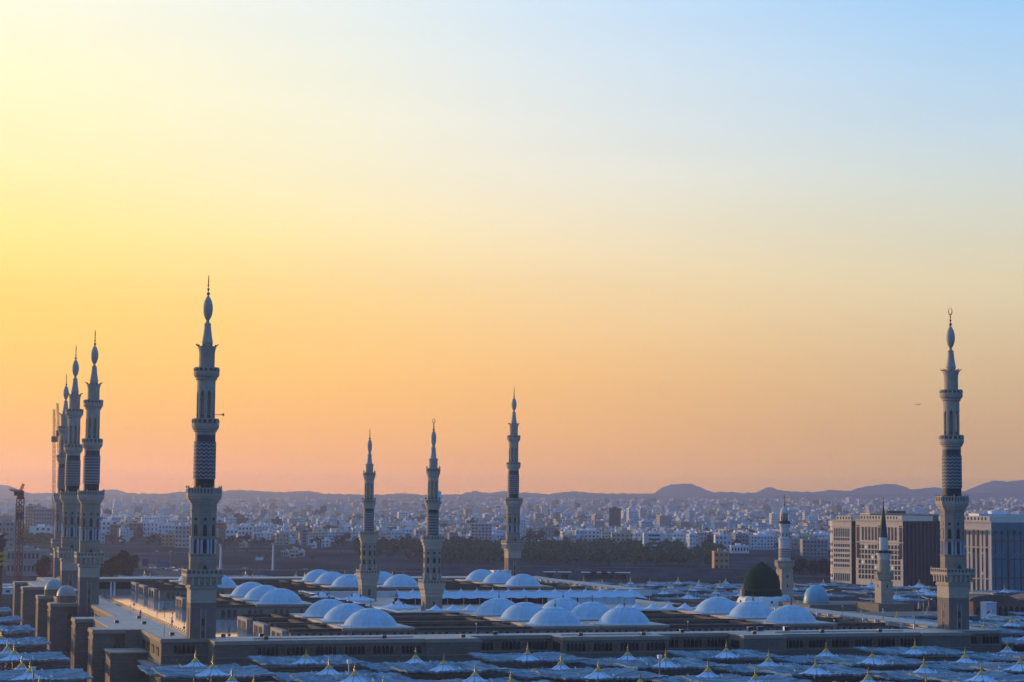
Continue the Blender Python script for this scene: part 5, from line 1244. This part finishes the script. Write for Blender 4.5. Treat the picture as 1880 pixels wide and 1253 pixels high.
def car_meshes(m):
    b = MB(); P = [(-2.2, .35), (2.2, .35), (2.25, .75), (1.9, .95), (1.0, 1.0), (.55, 1.42), (-1.2, 1.45), (-1.9, 1.0), (-2.25, .95)]
    i = 0
    for yy in (-.85, .85): b.v += [(x, yy, z) for x, z in P]
    n = len(P); b.f += [tuple(range(n)), tuple(reversed(range(n, 2 * n)))] + [((k + 1) % n, k, n + k, n + (k + 1) % n) for k in range(n)]
    return b.mesh('body', m)
CB = [car_meshes(m) for m in CARM]
wb = MB(); wb.lathe([(.33, -.12), (.33, .12)], 10); WHEEL = wb.mesh('wheel', M['dark'])
gb = MB(); gb.box(-1.15, .55, -.88, .88, 1.02, 1.36); CGL = gb.mesh('windows', M['glass'])
hb = MB(); hb.sphere((0, 0, 0), .16, 6, 4); HL = hb.mesh('headlight', M['lamp'])
COLN = ['white', 'silver', 'dark', 'red']
cars = []
for k in range(15): cars.append((-262 + 3.4 * k - (k % 3) * .6, 1444 - 2.2 * k + (k % 2) * 3.4, 'parked in the bright row left of the tall minaret', 1.3))
for k in range(12):
    u = (k + .5) / 12; cars.append((-235 - 330 * u ** 1.3 + (k % 2) * 8, 1400 + 460 * u, 'driving on the far highway by the left trees', 2.35))
for k in range(8): cars.append((-420 + 45 * k, 1474 - 4.0 * k, 'on the cross road below the city', .1))
cn = {}
for k, (x, y, wh, a) in enumerate(cars):
    c = [0, 0, 1, 2, 0, 1, 3][k % 7]; lab = '%s car %s' % (COLN[c], wh)
    cn[lab] = cn.get(lab, 0) + 1
    T = thing('car', lab, 'car', (x, y, tz(x, y) + .42), a, lab.split(' ', 1)[1]); inst(CB[c], 'body', T); inst(CGL, 'windows', T)
    for sx in (-1.35, 1.35):
        for sy in (-.8, .8): w_ = inst(WHEEL, 'wheel', T, (sx, sy, .33)); w_.rotation_euler = (pi / 2, 0, 0)
    if 'driving' in lab:
        for sy in (-.6, .6): inst(HL, 'headlight', T, (-2.25, sy, .7))

# ------------------------------------------------------------------ cranes, dark tower, site cabins, aircraft, birds
def lattice(mb, a, b, w, n, r=.14):
    a, b = Vector(a), Vector(b); d = (b - a).normalized(); u = d.orthogonal().normalized(); v = d.cross(u); L = (b - a).length
    cs = [(u + v) * w / 2, (u - v) * w / 2, (-u - v) * w / 2, (-u + v) * w / 2]
    for c in cs: mb.bar(a + c, b + c, r, 4)
    for k in range(n):
        p, q_ = a + d * L * k / n, a + d * L * (k + 1) / n
        for i in range(4): mb.bar(p + cs[i], q_ + cs[(i + 1) % 4], r * .7, 4)
Yc = 1120; xc = bx_(40, Yc)
T = thing('tower_crane', 'dark red tower crane mast with its cab on top at the left edge', 'crane', (xc, Yc, -6))
mb = MB(); lattice(mb, (0, 0, 0), (0, 0, 52), 3.0, 20, .30); mb.build('mast', M['red_steel'], T)
mb = MB(); mb.box(-1.5, 1.5, -1.5, 1.5, 40.5, 44.5); mb.build('navy_section', M['navy'], T)
mb = MB(); mb.lathe([(2.2, 52), (2.4, 53), (1.6, 53.6)], 10); mb.box(-1.6, 1.6, -1.6, 1.6, 53.6, 57); mb.build('slewing_platform', M['red_steel'], T)
mb = MB(); mb.box(-2.9, -1.0, -3.4, -1, 54, 56.8); mb.build('cab', M['metal_dark'], T)
mb = MB(); lattice(mb, (0, 0, 57), (1.6, 0, 60.8), 1.0, 4, .15); lattice(mb, (.3, -2, 56.5), (.5, -26, 57.4), 1.1, 12, .1); mb.build('jib', M['red_steel'], T)
mb = MB(); mb.box(-2.6, -.4, 3, 9, 54, 57); mb.build('counterweight', M['dark_wall'], T)
for (b0, t0, pb, pt, lab) in [(905, 752, 104, 97, 'orange lattice crane boom left of the minaret cluster, lower of two'), (850, 741, 119, 103, 'orange lattice crane boom partly behind the minaret cluster, taller of two')]:
    Yc = 1350; xa, xb = bx_(pb, Yc), bx_(pt, Yc); zt = CAM_H + (eye(pt) - t0) / 3606.2 * Yc; zk = CAM_H + (eye(pt) - (t0 + 55)) / 3606.2 * Yc
    xk = xa + (xb - xa) * .75
    T = thing('boom_crane', lab, 'crane', (xa, Yc, -4))
    mb = MB(); mb.box(-3, 3, -4, 4, 0, 1.4); mb.box(-2.4, 2.4, -3, 3, 1.4, 4.5); mb.build('chassis', M['orange_steel'], T)
    mb = MB(); lattice(mb, (0, 0, 3), (xk - xa, 0, zk + 4), 1.5, 26, .12); mb.build('boom', M['orange_steel'], T)
    mb = MB(); lattice(mb, (xk - xa, 0, zk + 4), (xb - xa, 0, zt + 4), 1.1, 10, .12); mb.box(xk - xa - 1.6, xk - xa + 2.2, -1.2, 1.2, zk + 2, zk + 6); mb.build('jib', M['orange_steel'], T)
    mb = MB(); mb.bar((xb - xa, 0, zt + 4), (xk - xa + 3, 0, zk + 3), .1, 4); mb.build('stay', M['metal_dark'], T)
Yt = 880
T = thing('dark_tower', 'dark round tower with three yellow bands cut by the left edge', 'tower', (bx_(-6, Yt), Yt, -6))
mb = MB(); mb.lathe([(4.2, 0), (4.2, 30), (5.2, 30.5), (5.4, 34), (3.6, 35.5), (1.5, 36)], 20); mb.build('shaft', M['metal_dark'], T)
mb = MB()
for yy in (1015.5, 1025.5, 1034.5):
    z = CAM_H - (yy - eye(0)) / 3606.2 * Yt + 6; mb.lathe([(5.5, z - .6), (5.75, z - .55), (5.75, z + .55), (5.5, z + .6)], 20)
mb.build('yellow_band', M['yellow'], T)
mb = MB()
for k in range(8): mb.sphere((4.5 * cos(k), 4.5 * sin(k), 36.0), .8, 6, 4)
mb.build('top_lamp_ring', M['metal_dark'], T)
for k, (px, Y, w_, l_) in enumerate([(14, 1120, 7, 5), (25, 1135, 8, 5), (33, 1100, 6, 5), (49, 1125, 10, 6), (62, 1110, 7, 5), (56, 1090, 9, 5), (22, 1085, 12, 6)]):
    x = bx_(px, Y); T = thing('site_cabin', 'blue white site cabin at the crane foot, %s from the left' % ORD[[0, 2, 3, 4, 6, 5, 1][k]], 'cabin', (x, Y, -6), .2, 'site cabins at the crane foot')
    mb = MB(); mb.box(-w_ / 2, w_ / 2, 0, l_, 0, 3.2); mb.build('walls', PAINT['bluish' if k % 2 else 'white'], T); mb = MB(); mb.box(-w_ / 2 - .3, w_ / 2 + .3, -.3, l_ + .3, 3.2, 3.5); mb.build('roof', M['white'], T); mb = MB(); mb.box(-1.2, 1.2, -.05, .05, 1, 2.2); mb.build('window', M['glass'], T)
# aircraft
Ya = 4200; zz = CAM_H + (eye(1689) - 744) / 3606.2 * Ya
T = thing('airliner', 'tiny airliner flying in the hazy sky left of the right corner minaret', 'aircraft', (bx_(1689, Ya), Ya, zz), pi)
mb = MB(); mb.lathe([(.0, -13), (.9, -11), (1.5, -8), (1.5, 6), (1.0, 10), (.1, 13)], 12); f_ = mb.build('fuselage', M['metal'], T, smooth_=True); T.scale = (.5, .5, .5); f_.rotation_euler = (0, pi / 2, 0)
mb = MB(); mb.prism([(-2, 0), (2.5, 0), (-3.5, 14), (-5, 14)], -.5, -.2); mb.prism([(-5, -14), (-3.5, -14), (2.5, 0), (-2, 0)], -.5, -.2); mb.build('wing', M['metal_dark'], T)
mb = MB(); mb.v = [(-9, -.15, 1), (-6.5, -.15, 1), (-11, -.15, 5.5), (-12.5, -.15, 5.5), (-9, .15, 1), (-6.5, .15, 1), (-11, .15, 5.5), (-12.5, .15, 5.5)]; mb.f = [(0, 1, 2, 3), (7, 6, 5, 4), (0, 4, 5, 1), (1, 5, 6, 2), (2, 6, 7, 3), (3, 7, 4, 0)]; mb.build('tail_fin', M['metal'], T)
for k, (px, py) in enumerate([(231.5, 788), (232.5, 794)]):
    Yb = 600; T = thing('bird', ['upper tiny bird of two in the orange sky right of the minaret cluster', 'lower tiny bird of two in the orange sky right of the minaret cluster'][k], 'bird', (bx_(px, Yb), Yb, CAM_H + (eye(px) - py) / 3606.2 * Yb), .6 + k, 'two birds in the sky')
    mb = MB(); mb.lathe([(0, -.22), (.06, -.15), (.08, 0), (.05, .12), (.06, .17), (0, .25)], 8); b_ = mb.build('body', M['dark'], T, smooth_=True); b_.rotation_euler = (0, pi / 2, 0)
    for sg_ in (-1, 1): mb = MB(); mb.v = [(.08, 0, .02), (-.1, 0, .02), (-.16, sg_ * .3, .16), (.04, sg_ * .32, .18), (-.12, sg_ * .55, .05)]; mb.f = [(0, 1, 2, 3), (3, 2, 4)]; mb.build('wing', M['dark'], T)
# far antenna masts over the city
for k, px in enumerate([215, 228, 440, 625, 660, 745, 758, 870, 1048, 1325, 1490]):
    Y = 7200 + 300 * (k % 4); x = bx_(px, Y); T = thing('antenna_mast', 'thin antenna mast on the horizon, %s from the left' % ORD[k], 'mast', (x, Y, tz(x, Y)), 0, 'thin masts on the horizon')
    mb = MB(); mb.lathe([(.8, 0), (.4, 55 + 9 * (k % 3))], 5); mb.build('mast', M['metal_dark'], T)

# ------------------------------------------------------------------ the city
rnd = random.Random(5)
names = ['white'] * 9 + ['cream'] * 3 + ['beige'] * 2 + ['pinkish'] * 3 + ['bluish'] * 7 + ['grey'] * 2 + ['brown'] * 2 + ['tan']
cells = []
Y = 1960.0
while Y < 9000:
    c = 17.5 + (Y - 1960) * .0028; hw = Y * .285; x = -hw + rnd.uniform(0, c)
    while x < hw:
        px = 940 + x / Y * 3606.2 / .9965
        if rnd.random() < .80 - .12 * (Y < 2300):
            xx, yy = x + rnd.uniform(-.2, .2) * c, Y + rnd.uniform(-.25, .25) * c
            w = c * rnd.uniform(.42, .86); d = c * rnd.uniform(.4, .8); fl_ = rnd.choice([1, 2, 2, 2, 3, 3, 3, 3, 4, 4, 5, 6]) + (rnd.random() < .02) * 5 * (Y > 2700)
            if Y < 2600: fl_ = min(fl_, 4)
            ok = True
            for a, b, hy in HERO:
                if a < px < b and yy < hy + 25: ok = False
            if px < 110 and yy < 2350: ok = False
            if 655 < px < 860 and yy < 2080 and rnd.random() < .7: ok = False
            if 430 < px < 660 and yy < 2150 and rnd.random() < .75: ok = False
            if 962 < px < 1045 and yy < 2450: ok = False
            if ok: cells.append((xx, yy, w, d, fl_ * 3.3 + .8, rnd.choice(names), rnd.choice([.3, .3, .3, -.25, .05, .7])))
        x += c * rnd.uniform(.95, 1.25)
    Y += c * rnd.uniform(.9, 1.15)
cells.sort(key=lambda c: -(c[2] * c[4]) / (c[1] ** 2) * (1 if abs(c[0]) < c[1] * .262 else 0))
NIND = 300 - len([h for h in HERO]) - 2
marks = [(-999, 180, 'behind the left minaret cluster'), (180, 345, 'between the left cluster and the nearest minaret'), (345, 660, 'between the nearest minaret and the slim pair'), (660, 800, 'around the slim pair of minarets'), (800, 945, 'between the slim pair and the far minaret'), (945, 1180, 'right of the far minaret'), (1180, 1400, 'left of the green dome minaret'), (1400, 1530, 'between the green dome minaret and the hotels'), (1530, 9999, 'over and behind the hotels')]
def cbox(mb, x, y, w, d, h, ang, zb, uv=True, col=None):
    mb.box(x - w / 2, x + w / 2, y - d / 2, y + d / 2, zb, zb + h, uv=uv, col=col, bottom=False, ang=ang)
CN = {}
cname = {'white': 'white', 'cream': 'cream', 'beige': 'beige', 'grey': 'grey', 'pinkish': 'pinkish', 'brown': 'dark brown', 'bluish': 'pale bluish', 'tan': 'tan'}
for (x, y, w, d, h, c, a) in cells[:NIND]:
    px = 940 + x / y * 3606.2 / .9965; wh = [m[2] for m in marks if m[0] <= px < m[1]][0]; fl_ = int(round((h - .8) / 3.3))
    fl_n = {1: 'one', 2: 'two', 3: 'three', 4: 'four', 5: 'five', 6: 'six', 7: 'seven'}.get(fl_, 'many')
    T = thing('city_block', '%s %s floor block in the city %s' % (cname[c], fl_n, wh), 'building', (x, y, tz(x, y) - .6), a, 'city blocks ' + wh)
    mb = MB(); cbox(mb, 0, 0, w, d, h + .6, 0, 0); mb.build('walls', FM[c], T)
    mb = MB(); t_ = .35; hh = h + .6
    for bb in ((-w / 2, w / 2, -d / 2, -d / 2 + t_), (-w / 2, w / 2, d / 2 - t_, d / 2), (-w / 2, -w / 2 + t_, -d / 2 + t_, d / 2 - t_), (w / 2 - t_, w / 2, -d / 2 + t_, d / 2 - t_)): mb.box(*bb, hh, hh + 1)
    mb.box(-w * .22, w * .1, -d * .1, d * .25, hh, hh + 3); mb.lathe([(.9, hh), (.9, hh + 1.8), (.4, hh + 2.1)], 8, cx=w * .28, cy=-d * .2); mb.build('roof_parapet', PAINT[c], T)
far = MB()
for (x, y, w, d, h, c, a) in cells[NIND:]:
    k = rnd.uniform(.75, 1.15); col = tuple(min(.85, v * k) for v in CITYC[c]); zb = tz(x, y) - 2
    cbox(far, x, y, w, d, h + 2, a, zb, True, col)
    if rnd.random() < .6: cbox(far, x + rnd.uniform(-.2, .2) * w, y + rnd.uniform(-.2, .2) * d, w * .3, d * .3, h + 5, a, zb, False, tuple(v * .9 for v in col))
o = far.build('distant_city', FSTUFF); tag(o, 'dense hazy mass of small flat roofed houses spreading to the mountains', 'city'); o['kind'] = 'stuff'
# street trees scattered through the city
mb = MB()
for _ in range(900):
    y = 1900 + 5200 * rnd.random() ** 1.6; x = rnd.uniform(-.27, .27) * y; z = tz(x, y); h = rnd.uniform(5, 11)
    leaves(mb, (x, y, z + h * .55), (h * .45, h * .45, h * .42), 16, h * .22, rnd)
o = mb.build('street_trees', M['leaf_dark']); tag(o, 'dark street trees scattered between the city houses', 'trees'); o['kind'] = 'stuff'

# ------------------------------------------------------------------ air
hz = MB(); hz.box(-9000, 9000, -480, 16500, -60, HAZE_TOP)
hm = bpy.data.materials.new('haze'); hm.use_nodes = True; hn = hm.node_tree.nodes; hn.remove(hn['Principled BSDF'])
pv = hn.new('ShaderNodeVolumePrincipled'); pv.inputs['Density'].default_value = HAZE_D; pv.inputs['Color'].default_value = (.46, .53, .80, 1); pv.inputs['Anisotropy'].default_value = .52
hm.node_tree.links.new(pv.outputs[0], hn['Material Output'].inputs['Volume'])
o = hz.build('haze', hm); o['kind'] = 'stuff'; tag(o, 'pale dusty haze lying over the whole plain', 'haze')
